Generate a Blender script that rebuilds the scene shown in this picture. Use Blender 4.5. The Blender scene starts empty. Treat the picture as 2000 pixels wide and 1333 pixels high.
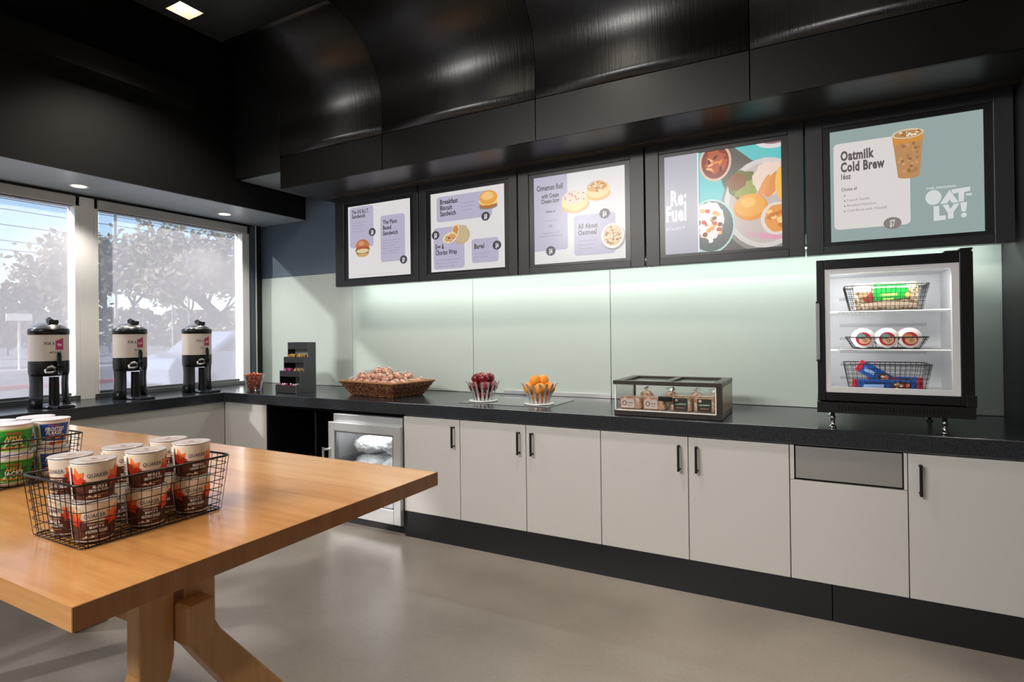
import bpy, math, random
from mathutils import Vector, Matrix
random.seed(7)
R=math.radians; PI=math.pi
S=bpy.context.scene
COL=S.collection

# ------------------------------------------------------------------ camera
def make_camera():
    yaw,pitch,roll=R(28.4499),R(0.3132),R(-0.6924)
    fw=Vector((-math.sin(yaw)*math.cos(pitch),math.cos(yaw)*math.cos(pitch),math.sin(pitch)))
    rt=Vector((math.cos(yaw),math.sin(yaw),0)); up=rt.cross(fw)
    r2=math.cos(roll)*rt+math.sin(roll)*up; u2=-math.sin(roll)*rt+math.cos(roll)*up
    cd=bpy.data.cameras.new('camera'); c=bpy.data.objects.new('camera',cd); COL.objects.link(c)
    m=Matrix((r2,u2,-fw)).transposed().to_4x4(); m.translation=(4.9639,-3.8703,1.3804)
    c.matrix_world=m
    cd.sensor_width=36; cd.lens=1115.80/2000*36; cd.shift_y=(644.505-666.5)/2000
    cd.clip_start=.02; cd.clip_end=400
    S.camera=c
make_camera()

# ------------------------------------------------------------------ sky, sun, exposure
w=bpy.data.worlds.new('sky'); S.world=w; w.use_nodes=True
nt=w.node_tree; bg=nt.nodes['Background']
sk=nt.nodes.new('ShaderNodeTexSky'); sk.sky_type='NISHITA'; sk.sun_disc=False
sk.sun_elevation=R(25); sk.sun_rotation=R(140); sk.air_density=1.0; sk.dust_density=1.2; sk.ozone_density=2
nt.links.new(sk.outputs[0],bg.inputs[0]); bg.inputs[1].default_value=.25
sl=bpy.data.lights.new('sun','SUN'); so=bpy.data.objects.new('sun',sl); COL.objects.link(so)
sl.energy=8; sl.angle=R(2.2); sl.color=(1,.95,.88)
SUND=Vector((1,1.3,-.759)).normalized()
so.rotation_euler=SUND.to_track_quat('-Z','Y').to_euler(); so.location=(-8,-8,8)
S.view_settings.view_transform='Standard'; S.view_settings.look='None'
S.view_settings.gamma=1; S.view_settings.use_curve_mapping=False
S.view_settings.exposure=1.3

def spot(name,loc,energy,color,size=100,blend=.7,rad=.05,aim=(0,0,-1)):
    l=bpy.data.lights.new(name,'SPOT'); l.energy=energy; l.color=color; l.spot_size=R(size); l.spot_blend=blend
    l.shadow_soft_size=rad; o=bpy.data.objects.new(name,l); COL.objects.link(o); o.location=loc
    o.rotation_euler=Vector(aim).to_track_quat('-Z','Y').to_euler(); return o
WARM=(1,.88,.74); NEUT=(1,.93,.84)
# ceiling downlights of the room (one fitting is in view, the others are unseen, added to light the room)
ROOM=[(1.35,-1.615),(3.75,-1.615),(6.2,-1.615),(1.35,-4.6),(3.75,-4.6),(6.2,-4.4),(8.2,-3.0)]

# ------------------------------------------------------------------ materials
def lin(h):
    h=h.lstrip('#'); v=[int(h[i:i+2],16)/255 for i in (0,2,4)]
    return tuple((x/12.92 if x<=.04045 else ((x+.055)/1.055)**2.4) for x in v)+(1,)
MATS={}
def mat(name,col='#808080',rough=.5,metal=0,spec=.5,coat=0,emit=0,ecol=None,trans=0,ior=1.45,alpha=1):
    if name in MATS: return MATS[name]
    m=bpy.data.materials.new(name); m.use_nodes=True; p=m.node_tree.nodes['Principled BSDF']
    c=lin(col) if isinstance(col,str) else col
    p.inputs['Base Color'].default_value=c; p.inputs['Roughness'].default_value=rough
    p.inputs['Metallic'].default_value=metal; p.inputs['Specular IOR Level'].default_value=spec
    p.inputs['Coat Weight'].default_value=coat; p.inputs['Coat Roughness'].default_value=.08
    p.inputs['Transmission Weight'].default_value=trans; p.inputs['IOR'].default_value=ior
    p.inputs['Alpha'].default_value=alpha
    if emit: p.inputs['Emission Color'].default_value=lin(ecol) if ecol else c; p.inputs['Emission Strength'].default_value=emit
    MATS[name]=m; return m
def nodes(m): return m.node_tree.nodes,m.node_tree.links,m.node_tree.nodes['Principled BSDF']
def texmap(m,scale,rot=(0,0,0),coord='Object'):
    n,l,p=nodes(m); tc=n.new('ShaderNodeTexCoord'); mp=n.new('ShaderNodeMapping')
    mp.inputs['Scale'].default_value=scale; mp.inputs['Rotation'].default_value=rot
    l.new(tc.outputs[coord],mp.inputs[0]); return mp
def noise(m,mp,scale=5,detail=4,rough=.5):
    n,l,p=nodes(m); t=n.new('ShaderNodeTexNoise'); t.inputs['Scale'].default_value=scale
    t.inputs['Detail'].default_value=detail; t.inputs['Roughness'].default_value=rough
    if mp: l.new(mp.outputs[0],t.inputs['Vector'])
    return t
def ramp(m,fac,stops):
    n,l,p=nodes(m); r=n.new('ShaderNodeValToRGB'); e=r.color_ramp.elements
    while len(e)<len(stops): e.new(.5)
    for x,(pos,c) in zip(e,stops): x.position=pos; x.color=lin(c) if isinstance(c,str) else c
    l.new(fac,r.inputs[0]); return r
def bump(m,h,strength=.2,dist=.01):
    n,l,p=nodes(m); b=n.new('ShaderNodeBump'); b.inputs['Strength'].default_value=strength; b.inputs['Distance'].default_value=dist
    l.new(h,b.inputs['Height']); l.new(b.outputs[0],p.inputs['Normal']); return b

# floor: polished concrete
floorM=mat('polished_concrete','#8f857c',.3,spec=.5); n,l,p=nodes(floorM)
mp=texmap(floorM,(1,1,1)); a=noise(floorM,mp,1.3,6,.6); b=noise(floorM,mp,60,3,.7)
mx=n.new('ShaderNodeMath'); mx.operation='MULTIPLY_ADD'; mx.inputs[1].default_value=.35; l.new(b.outputs[0],mx.inputs[0]); l.new(a.outputs[0],mx.inputs[2])
rp=ramp(floorM,mx.outputs[0],[(.35,'#7c746c'),(.6,'#8f8780'),(.85,'#9c958e')]); l.new(rp.outputs[0],p.inputs['Base Color'])
rr=n.new('ShaderNodeMapRange'); rr.inputs[3].default_value=.22; rr.inputs[4].default_value=.42; l.new(a.outputs[0],rr.inputs[0]); l.new(rr.outputs[0],p.inputs['Roughness'])

# dark stained veneer with fine streaks down the curve
veneerM=mat('dark_veneer','#0d0b0a',.34,spec=.9); n,l,p=nodes(veneerM)
mp=texmap(veneerM,(34,1.0,1.0)); t=noise(veneerM,mp,2.0,5,.7); bump(veneerM,t.outputs[0],.6,.004); p.inputs['Anisotropic'].default_value=.75; p.inputs['Anisotropic Rotation'].default_value=.25; tg=n.new('ShaderNodeTangent'); tg.direction_type='RADIAL'; tg.axis='X'; l.new(tg.outputs[0],p.inputs['Tangent'])
rp=ramp(veneerM,t.outputs[0],[(.3,'#090807'),(.7,'#12100e')]); l.new(rp.outputs[0],p.inputs['Base Color'])
faceM=mat('dark_lacquer_face','#0c0b0a',.38,spec=.3)
underM=mat('dark_soffit_underside','#2b2b2a',.35,spec=.5)
bronzeM=mat('bronze_reflection','#5a4e40',.35,metal=.6)
facM=mat('charcoal_paint','#141516',.5,spec=.35)
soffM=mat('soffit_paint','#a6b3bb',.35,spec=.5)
bluewallM=mat('slate_paint','#5a6876',.5,spec=.35)
sideM=mat('pier_paint','#1f2021',.5)
# table wood : plank butcher block, grain along x
def wood(name,base,dark,light,plank=.135,rough=.22,seed=0,axis='X'):
    m=mat(name,base,rough,spec=.5,coat=.25); n,l,p=nodes(m)
    sc=(1.2,14,14) if axis=='X' else ((14,1.2,14) if axis=='Y' else (14,14,1.2))
    mp=texmap(m,sc); g=noise(m,mp,2.4,6,.65)
    tc=n.new('ShaderNodeTexCoord'); sx=n.new('ShaderNodeSeparateXYZ'); l.new(tc.outputs['Object'],sx.inputs[0])
    d=n.new('ShaderNodeMath'); d.operation='DIVIDE'; d.inputs[1].default_value=plank
    l.new(sx.outputs['Y' if axis=='X' else 'X'],d.inputs[0])
    f=n.new('ShaderNodeMath'); f.operation='FLOOR'; l.new(d.outputs[0],f.inputs[0])
    wn=n.new('ShaderNodeTexWhiteNoise'); wn.noise_dimensions='1D'; l.new(f.outputs[0],wn.inputs['W'])
    ad=n.new('ShaderNodeMath'); ad.operation='MULTIPLY_ADD'; ad.inputs[1].default_value=.42
    l.new(wn.outputs[0],ad.inputs[0]); l.new(g.outputs[0],ad.inputs[2])
    rp=ramp(m,ad.outputs[0],[(.3,dark),(.62,base),(1.0,light)]); l.new(rp.outputs[0],p.inputs['Base Color'])
    bump(m,g.outputs[0],.04,.002); return m
tableM=wood('oak_table_top','#c48c52','#ad7640','#d3a067')
endM=wood('oak_end_grain_shaded','#84552f','#6c4223','#97693f',plank=.135,rough=.4,axis='Z')  # end grain, darkened to paint in the shade on the table's end face
legM=wood('oak_table_legs','#b3834f','#98693a','#c49663',plank=.3,rough=.35,axis='Z')
counterM=mat('black_counter','#2a2d31',.18,spec=.5); n,l,p=nodes(counterM)
mp=texmap(counterM,(1,1,1)); t=noise(counterM,mp,180,2,.6); rp=ramp(counterM,t.outputs[0],[(.4,'#23262a'),(.75,'#33373c')]); l.new(rp.outputs[0],p.inputs['Base Color'])
cabM=mat('cabinet_laminate','#c0bebb',.45,spec=.4)
cabedgeM=mat('cabinet_edge','#8d8683',.5)
kickM=mat('dark_plinth','#1c1d1f',.4)
blackM=mat('black_metal','#101113',.35,spec=.5)
blackmatM=mat('black_matte','#0b0b0c',.7,spec=.2)
blackplM=mat('black_plastic','#141517',.28,spec=.5)
satinM=mat('satin_steel','#c9cacb',.35,metal=.55)
steelM=mat('brushed_steel','#b4b5b6',.28,metal=1)
steel2M=mat('grey_steel','#8d8e90',.4,metal=.9)
chromeM=mat('chrome','#d8d9da',.12,metal=1)
whiteM=mat('white_frame','#f1f1ef',.4)
linerM=mat('white_liner','#dfe0e2',.4)
splashM=mat('frosted_glass_panel','#bcc8c1',.22,spec=.5)
ceilM=mat('ceiling_paint','#131313',.6)
wallbM=mat('room_paint','#8d8377',.8)
wireM=mat('basket_wire','#3a3836',.3,metal=.9)
def glass(name,tint=(1,1,1,1),refl=.1,rough=.02):
    m=bpy.data.materials.new(name); m.use_nodes=True; n=m.node_tree.nodes; l=m.node_tree.links; n.clear()
    o=n.new('ShaderNodeOutputMaterial'); t=n.new('ShaderNodeBsdfTransparent'); g=n.new('ShaderNodeBsdfGlossy'); x=n.new('ShaderNodeMixShader')
    t.inputs[0].default_value=tint; g.inputs['Roughness'].default_value=rough
    lw=n.new('ShaderNodeLayerWeight'); lw.inputs[0].default_value=.35
    mr=n.new('ShaderNodeMapRange'); mr.inputs[3].default_value=refl*.4; mr.inputs[4].default_value=min(1,refl*6)
    l.new(lw.outputs['Fresnel'],mr.inputs[0]); l.new(mr.outputs[0],x.inputs[0]); l.new(t.outputs[0],x.inputs[1]); l.new(g.outputs[0],x.inputs[2]); l.new(x.outputs[0],o.inputs[0])
    MATS[name]=m; return m
paneM=glass('clear_pane',(.97,.98,.98,1),.08)
filmM=glass('clear_film',(.93,.92,.92,1),.22,.12)
# sheer roller shade fabric
shadeM=bpy.data.materials.new('sheer_shade'); shadeM.use_nodes=True; n=shadeM.node_tree.nodes; l=shadeM.node_tree.links; n.clear()
o=n.new('ShaderNodeOutputMaterial'); t=n.new('ShaderNodeBsdfTransparent'); d=n.new('ShaderNodeBsdfDiffuse'); tl=n.new('ShaderNodeBsdfTranslucent'); m1=n.new('ShaderNodeMixShader'); m2=n.new('ShaderNodeMixShader')
t.inputs[0].default_value=(.95,.95,.97,1); d.inputs[0].default_value=lin('#c8c4c6'); tl.inputs[0].default_value=lin('#b9b6bc')
m1.inputs[0].default_value=.6; l.new(d.outputs[0],m1.inputs[1]); l.new(tl.outputs[0],m1.inputs[2])
m2.inputs[0].default_value=.5; l.new(t.outputs[0],m2.inputs[1]); l.new(m1.outputs[0],m2.inputs[2]); l.new(m2.outputs[0],o.inputs[0])
tc=n.new('ShaderNodeTexCoord'); wv=n.new('ShaderNodeTexWave'); wv.bands_direction='Y'; wv.inputs['Scale'].default_value=40; wv.inputs['Distortion'].default_value=.3; l.new(tc.outputs['Object'],wv.inputs[0])
mr=n.new('ShaderNodeMapRange'); mr.inputs[3].default_value=.50; mr.inputs[4].default_value=.54; l.new(wv.outputs['Fac'],mr.inputs[0]); l.new(mr.outputs[0],m2.inputs[0])
def emis(name,col,s):
    if name in MATS: return MATS[name]
    m=bpy.data.materials.new(name); m.use_nodes=True; n=m.node_tree.nodes; l=m.node_tree.links; n.clear()
    o=n.new('ShaderNodeOutputMaterial'); e=n.new('ShaderNodeEmission'); e.inputs[0].default_value=lin(col) if isinstance(col,str) else col; e.inputs[1].default_value=s
    l.new(e.outputs[0],o.inputs[0]); MATS[name]=m; return m
lampM=emis('lamp_glow','#fff1dc',8)
ledM=emis('led_glow','#f8fff8',12)
def scr(col,s=.40): # lit screen colour with a glossy cover
    k='screen_'+col.strip('#')
    if k in MATS: return MATS[k]
    m=mat(k,'#0a0a0a',.25,spec=.4); p=m.node_tree.nodes['Principled BSDF']
    p.inputs['Emission Color'].default_value=lin(col); p.inputs['Emission Strength'].default_value=s; return m
def plain(col,rough=.45): return mat('print_'+col.strip('#'),col,rough)

# ------------------------------------------------------------------ mesh builder
class MB:
    def __init__(s): s.v=[]; s.f=[]; s.m=[]; s.sm=[]; s.mats=[]
    def mi(s,m):
        if m not in s.mats: s.mats.append(m)
        return s.mats.index(m)
    def add(s,vs,fs,m,smooth=False,xf=None):
        b=len(s.v); k=s.mi(m)
        s.v+= [tuple(xf(*p)) if xf else tuple(p) for p in vs]
        for f in fs: s.f.append([b+i for i in f]); s.m.append(k); s.sm.append(smooth)
        return s
    def box(s,x0,x1,y0,y1,z0,z1,m,xf=None):
        vs=[(x,y,z) for x in (x0,x1) for y in (y0,y1) for z in (z0,z1)]
        return s.add(vs,[(0,1,3,2),(4,6,7,5),(0,4,5,1),(2,3,7,6),(0,2,6,4),(1,5,7,3)],m,False,xf)
    def prism(s,poly,ax,a,b,m,smooth=False):
        # poly: 2D points in the plane normal to ax (order: remaining axes), extruded a..b
        def P(p,t): return {'x':(t,p[0],p[1]),'y':(p[0],t,p[1]),'z':(p[0],p[1],t)}[ax]
        N=len(poly); vs=[P(p,a) for p in poly]+[P(p,b) for p in poly]
        fs=[tuple(range(N))[::-1],tuple(range(N,2*N))]
        s.add(vs,fs,m,False); bidx=len(s.v)-2*N; k=s.mi(m)
        for i in range(N):
            j=(i+1)%N; s.f.append([bidx+i,bidx+j,bidx+N+j,bidx+N+i]); s.m.append(k); s.sm.append(smooth)
        return s
    def lathe(s,prof,m,c=(0,0,0),seg=32,a0=0,a1=2*PI,smooth=True,xf=None,mfun=None,sx=1,sy=1):
        full=abs(a1-a0-2*PI)<1e-6; n=seg if full else seg+1
        b=len(s.v)
        for r,z in prof:
            for i in range(n):
                a=a0+(a1-a0)*i/seg; p=(c[0]+r*sx*math.cos(a),c[1]+r*sy*math.sin(a),c[2]+z)
                s.v.append(tuple(xf(*p)) if xf else p)
        for j in range(len(prof)-1):
            for i in range(seg):
                i2=(i+1)%n if full else i+1
                mm=m[j] if isinstance(m,(list,tuple)) else m
                s.f.append([b+j*n+i,b+j*n+i2,b+(j+1)*n+i2,b+(j+1)*n+i]); s.m.append(s.mi(mm)); s.sm.append(smooth)
        return s
    def tube(s,pts,r,m,seg=6,closed=False):
        pts=[Vector(p) for p in pts]; N=len(pts); b=len(s.v); k=s.mi(m); rr=r if isinstance(r,(list,tuple)) else [r]*N
        for i,p in enumerate(pts):
            if closed: t=(pts[(i+1)%N]-pts[i-1])
            else: t=pts[min(i+1,N-1)]-pts[max(i-1,0)]
            t.normalize(); up=Vector((0,0,1)) if abs(t.z)<.9 else Vector((1,0,0))
            u=t.cross(up).normalized(); v=t.cross(u)
            for j in range(seg):
                a=2*PI*j/seg; s.v.append(tuple(p+(u*math.cos(a)+v*math.sin(a))*rr[i]))
        for i in range(N if closed else N-1):
            i2=(i+1)%N
            for j in range(seg):
                j2=(j+1)%seg; s.f.append([b+i*seg+j,b+i*seg+j2,b+i2*seg+j2,b+i2*seg+j]); s.m.append(k); s.sm.append(True)
        if not closed:
            s.f.append([b+j for j in range(seg)]); s.m.append(k); s.sm.append(False)
            s.f.append([b+(N-1)*seg+j for j in range(seg)][::-1]); s.m.append(k); s.sm.append(False)
        return s
    def blob(s,c,r,m,seg=12,rings=8,jit=0,xf=None,rnd=random):
        b=len(s.v); k=s.mi(m); rx,ry,rz=r if isinstance(r,(tuple,list)) else (r,r,r)
        vs=[]
        for i in range(rings+1):
            th=PI*i/rings
            for j in range(seg):
                a=2*PI*j/seg; q=1+(rnd.uniform(-jit,jit) if 0<i<rings else 0)
                p=(c[0]+rx*q*math.sin(th)*math.cos(a),c[1]+ry*q*math.sin(th)*math.sin(a),c[2]+rz*q*math.cos(th)); vs.append(p)
        fs=[]
        for i in range(rings):
            for j in range(seg):
                j2=(j+1)%seg; fs.append((i*seg+j,(i+1)*seg+j,(i+1)*seg+j2,i*seg+j2))
        return s.add(vs,fs,m,True,xf)
    def build(s,name,parent=None,bev=0,bseg=2,sub=0,loc=None):
        me=bpy.data.meshes.new(name); me.from_pydata(s.v,[],s.f)
        for m in s.mats: me.materials.append(m)
        me.polygons.foreach_set('material_index',s.m); me.polygons.foreach_set('use_smooth',s.sm); me.update()
        o=bpy.data.objects.new(name,me); COL.objects.link(o)
        if parent: o.parent=parent
        if loc: o.location=loc
        if bev:
            b=o.modifiers.new('bevel','BEVEL'); b.width=bev; b.segments=bseg; b.limit_method='ANGLE'; b.angle_limit=R(50)
        if sub:
            q=o.modifiers.new('sub','SUBSURF'); q.levels=sub; q.render_levels=sub
        return o
def tag(o,label,cat,group=None):
    o['label']=label; o['category']=cat
    if group: o['group']=group
    return o
def thing(name,label,cat,loc=(0,0,0),rz=0,group=None):
    o=bpy.data.objects.new(name,None); COL.objects.link(o); o.location=loc; o.rotation_euler=(0,0,rz); o.empty_display_size=.05
    return tag(o,label,cat,group)
def struct(name,mb,**k):
    o=mb.build(name,**k); o['kind']='structure'; return o
def kids(o): return [c for c in bpy.data.objects if c.parent==o]
def dup(root,loc,rz=None,label=None,group=None):
    r=root.copy(); COL.objects.link(r); r.location=loc
    if rz is not None: r.rotation_euler=(0,0,rz) if not isinstance(rz,tuple) else rz
    if label: r['label']=label
    if group: r['group']=group
    for ch in kids(root):
        c=ch.copy(); COL.objects.link(c); c.parent=r
        for g in kids(ch):
            d=g.copy(); COL.objects.link(d); d.parent=c
    return r
# text -> flat geometry, cached. returns verts(2D), faces, width
TX={}
def textgeo(st,bold=0):
    k=(st,bold)
    if k in TX: return TX[k]
    cu=bpy.data.curves.new('t','FONT'); cu.body=st; cu.size=1; cu.offset=bold; cu.resolution_u=2; cu.space_character=1+bold*2
    ob=bpy.data.objects.new('t',cu); me=bpy.data.meshes.new_from_object(ob)
    vs=[(v.co.x,v.co.y) for v in me.vertices]; fs=[tuple(p.vertices) for p in me.polygons]
    bpy.data.objects.remove(ob); bpy.data.meshes.remove(me); bpy.data.curves.remove(cu)
    x0=min(v[0] for v in vs) if vs else 0; x1=max(v[0] for v in vs) if vs else 1
    TX[k]=([(x-x0,y) for x,y in vs],fs,x1-x0); return TX[k]
# flat artwork laid on a surface given by map(u,v,layer)
class Art:
    def __init__(s,mb,mp,clip=None,strip=0): s.mb=mb; s.mp=mp; s.clip=clip; s.L=1; s.strip=strip
    def poly(s,pts,m,layer=None):
        if s.clip:
            x0,x1,y0,y1=s.clip
            for ax,lim,sg in ((0,x0,1),(0,x1,-1),(1,y0,1),(1,y1,-1)):
                out=[]
                for i in range(len(pts)):
                    a=pts[i-1]; b=pts[i]; ia=(a[ax]-lim)*sg>=0; ib=(b[ax]-lim)*sg>=0
                    if ia!=ib:
                        t=(lim-a[ax])/(b[ax]-a[ax]); out.append((a[0]+(b[0]-a[0])*t,a[1]+(b[1]-a[1])*t))
                    if ib: out.append(b)
                pts=out
                if not pts: return
        if len(pts)<3: return
        if layer is None: s.L+=1; layer=s.L
        if s.strip:
            a=min(q[0] for q in pts); b=max(q[0] for q in pts); n=max(1,int(math.ceil((b-a)/s.strip)))
            sv=(s.clip,s.strip); s.strip=0
            for i in range(n):
                s.clip=(a+(b-a)*i/n,a+(b-a)*(i+1)/n,-9,9); s.poly(pts,m,layer)
            s.clip,s.strip=sv; return
        s.mb.add([s.mp(x,y,layer) for x,y in pts],[tuple(range(len(pts)))],m)
    def rect(s,u0,u1,v0,v1,m,r=0,asp=1,corners=(1,1,1,1)):
        if not r: return s.poly([(u0,v0),(u1,v0),(u1,v1),(u0,v1)],m)
        pts=[]; ry=r*asp
        for (cx,cy,a,c) in ((u0+r,v0+ry,PI,0),(u1-r,v0+ry,1.5*PI,1),(u1-r,v1-ry,0,2),(u0+r,v1-ry,.5*PI,3)):
            if corners[c]:
                for i in range(7):
                    t=a+PI/2*i/6; pts.append((cx+r*math.cos(t),cy+ry*math.sin(t)))
            else: pts.append(((u0,v0),(u1,v0),(u1,v1),(u0,v1))[c])
        s.poly(pts,m)
    def ell(s,u,v,a,b,m,rot=0,n=28,jit=0,arc=(0,2*PI)):
        pts=[]
        for i in range(n):
            t=arc[0]+(arc[1]-arc[0])*i/(n if arc[1]-arc[0]>6.2 else n-1); q=1+random.uniform(-jit,jit)
            x=a*q*math.cos(t); y=b*q*math.sin(t); pts.append((u+x*math.cos(rot)-y*math.sin(rot),v+x*math.sin(rot)+y*math.cos(rot)))
        s.poly(pts,m)
    def text(s,st,u,v,h,m,w=None,cond=.55,bold=.02,align='l',sub=False,slant=0):
        vs,fs,W=textgeo(st,bold); k=h/.72; sx=k*cond if w is None else w/W
        du={'l':0,'c':-W*sx/2,'r':-W*sx}[align]; s.L+=1; L=s.L
        s.mb.add([s.mp(u+du+x*sx+slant*y*k,v+y*k,L) for x,y in vs],fs,m)

# ------------------------------------------------------------------ setting
b=MB().box(-.1,9.6,-7.1,.1,-.1,0,floorM); struct('floor',b)
b=MB().box(-.12,5.8,0,.15,0,3.9,bluewallM).box(5.8,9.6,0,.15,0,3.9,sideM); struct('wall_back',b)
b=MB().box(5.8,6.05,-1.3,0,0,3.6,sideM); struct('wall_right',b)
b=MB().box(9.5,9.6,-7,0,0,3.6,wallbM); struct('wall_far_right',b)
b=MB().box(-.1,9.6,-7.1,-7,0,.9,wallbM).box(-.1,9.6,-7.1,-7,2.6,3.6,wallbM).box(-.1,.5,-7.1,-7,.9,2.6,wallbM).box(2.5,2.8,-7.1,-7,.9,2.6,wallbM).box(4.8,9.6,-7.1,-7,.9,2.6,wallbM); struct('wall_front',b)
# left wall around the windows
WT=-.12
b=MB()
b.box(WT,-.0,-7,0,0,.91,bluewallM).box(WT,0,-.13,0,.91,3.9,bluewallM).box(WT,0,-7,-.13,2.462,3.9,facM)
b.box(0,.010,-.125,-.085,.913,2.48,bluewallM).box(0,.014,-.080,-.070,.913,2.48,whiteM).box(0,.010,-.066,-.015,.913,2.48,sideM)
WINS=[(-1.51,-.14),(-2.98,-1.61),(-4.45,-3.08),(-5.92,-4.55)]
b.box(WT,0,-7,-5.92,.91,2.462,facM)
struct('wall_left',b)
for k,(y0,y1) in enumerate(WINS):
    f=MB()
    fw=.075 if k==0 else .03
    f.box(WT,-.002,y1-fw,y1,.93,2.462,whiteM).box(WT,-.002,y0,y0+.03,.93,2.462,whiteM)
    f.box(WT,-.002,y0,y1,2.386,2.462,whiteM).box(WT,-.002,y0,y1,.911,.945,steel2M)
    if k<3: f.box(WT,-.002,y0-.1,y0,.91,2.462,whiteM)
    o=struct('window_%d'%(k+1),f,bev=.003)
    g=MB().box(-.085,-.079,y0+.03,y1-fw,.945,2.386,paneM); g.build('glass_pane',parent=o)
names=['sheer grey roller shade pulled down over the right window beside the corner','sheer grey roller shade pulled down over the left window, beyond the white mullion','sheer roller shade out of frame, third window from the corner','sheer roller shade out of frame, last window along the wall']
for k,(y0,y1) in enumerate(WINS):
    t=thing('roller_shade',names[k],'window shade',(-.03,(y0+y1)/2,2.386),0,'sheer roller shades on the window wall')
    h=(y1-y0)/2; r=.10 if k==0 else .05
    MB().box(-.0015,.0,-h+.045,h-r,-1.425,.03,shadeM).build('shade_fabric',parent=t)
    MB().box(-.008,.006,-h+.045,h-r,-1.44,-1.42,steel2M).build('bottom_rail',parent=t,bev=.002)
    MB().box(-.02,.045,-h+.02,h-.03,0,.072,mat('shade_cassette','#c3c1be',.45)).build('cassette',parent=t,bev=.004)
# two windows added in the unseen front wall as soft fill light
blindM=bpy.data.materials.new('fill_window_shade'); blindM.use_nodes=True; n=blindM.node_tree.nodes; l=blindM.node_tree.links; n.clear()
o=n.new('ShaderNodeOutputMaterial'); d=n.new('ShaderNodeBsdfDiffuse'); tl=n.new('ShaderNodeBsdfTranslucent'); m1=n.new('ShaderNodeMixShader')
d.inputs[0].default_value=lin('#d8d6d6'); tl.inputs[0].default_value=lin('#dfe3e8'); m1.inputs[0].default_value=.5; l.new(d.outputs[0],m1.inputs[1]); l.new(tl.outputs[0],m1.inputs[2]); l.new(m1.outputs[0],o.inputs[0])
for k,(x0,x1) in enumerate(((.5,2.5),(2.8,4.8))):
    f=MB().box(x0,x0+.06,-7.1,-7.0,.9,2.6,whiteM).box(x1-.06,x1,-7.1,-7.0,.9,2.6,whiteM).box(x0,x1,-7.1,-7.0,2.54,2.6,whiteM).box(x0,x1,-7.1,-7.0,.9,.96,whiteM)
    struct('window_%d'%(k+5),f); t=thing('fill_window_shade','pale roller shade over an added fill-light window behind the camera','window shade',((x0+x1)/2,-6.985,2.5),0,'pale shades on the added front wall windows')
    MB().box(-.98,.98,-.002,.0,-1.56,.0,blindM).build('shade_fabric',parent=t); MB().box(-1,1,-.008,.03,0,.06,steel2M).build('cassette',parent=t)
# soffit over the window counter
b=MB().box(.0,.637,-7,-.002,2.485,2.70,facM); struct('trim_1',b)
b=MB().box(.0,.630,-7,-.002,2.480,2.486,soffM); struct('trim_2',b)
b=MB().box(.55,.637,-7,-.745,2.70,3.9,facM)
b.box(.637,.76,-7,-1.154,3.145,3.30,facM); struct('trim_3',b)
# flat face left of the cove and its lit underside
b=MB().box(.637,1.184,-.745,-.70,2.705,3.9,facM); struct('trim_4',b)
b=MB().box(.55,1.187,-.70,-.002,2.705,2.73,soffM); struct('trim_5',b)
# curved cove panels
XS=[1.187,2.24,3.45,4.66,5.87,7.08,9.5]
def cove(x0,x1):
    m=MB(); pts=[]
    for z in (2.806,2.87,2.94,3.0): pts.append((-.745,z))
    for i in range(1,21):
        a=PI/2*i/20; pts.append((-1.245+.5*math.cos(a),3.0+.5*math.sin(a)))
    N=len(pts); out=[]
    for i,(y,z) in enumerate(pts):
        a=pts[max(i-1,0)]; c=pts[min(i+1,N-1)]; d=Vector((c[0]-a[0],c[1]-a[1])).normalized(); nn=(d[1],-d[0]); out.append((y+nn[0]*.02,z+nn[1]*.02))
    vs=[(x0,)+p for p in pts]+[(x1,)+p for p in pts]+[(x0,)+p for p in out]+[(x1,)+p for p in out]
    fs=[]
    for i in range(N-1):
        fs.append((i,i+1,N+i+1,N+i)); fs.append((2*N+i,3*N+i,3*N+i+1,2*N+i+1)); fs.append((i,2*N+i,2*N+i+1,i+1)); fs.append((N+i,N+i+1,3*N+i+1,3*N+i))
    fs.append((0,N,3*N,2*N)); fs.append((N-1,3*N-1,4*N-1,2*N-1))
    m.add(vs,fs,veneerM,True); return m
for i in range(6):
    g=.003
    m=cove(XS[i]+g*(i>0),XS[i+1]-g); m.box(XS[i]+g*(i>0),XS[i+1]-g,-.745,-.725,2.55,2.80,faceM)
    struct('trim_%d'%(6+i),m)
b=MB().box(1.187,9.5,-.725,-.30,2.551,2.60,underM).box(1.187,9.5,-.30,-.002,2.551,2.60,facM)
struct('trim_12',b)
b=MB().box(1.319,5.80,-.375,-.302,2.543,2.551,bronzeM); struct('trim_13',b)  # added strip; its bronze tone paints a warm reflection on the underside
# flat ceiling in panels with a square hole for the downlight
HX0,HX1,HY0,HY1=1.272,1.432,-1.70,-1.535
b=MB()
b.box(1.187,HX0,-7,-1.25,3.5,3.52,veneerM).box(HX1,2.237,-7,-1.25,3.5,3.52,veneerM).box(HX0,HX1,-7,HY0,3.5,3.52,veneerM).box(HX0,HX1,HY1,-1.25,3.5,3.52,veneerM)
for i in range(1,6): b.box(XS[i]+.003,XS[i+1]-.003,-7,-1.25,3.5,3.52,veneerM)
b.box(-.12,9.6,-7,0,3.9,4.0,ceilM)
struct('ceiling',b)
b=MB().box(-.12,9.6,-7.1,-7,3.6,4.0,ceilM).box(9.5,9.6,-7,.0,3.6,4.0,ceilM); struct('trim_14',b)
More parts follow.
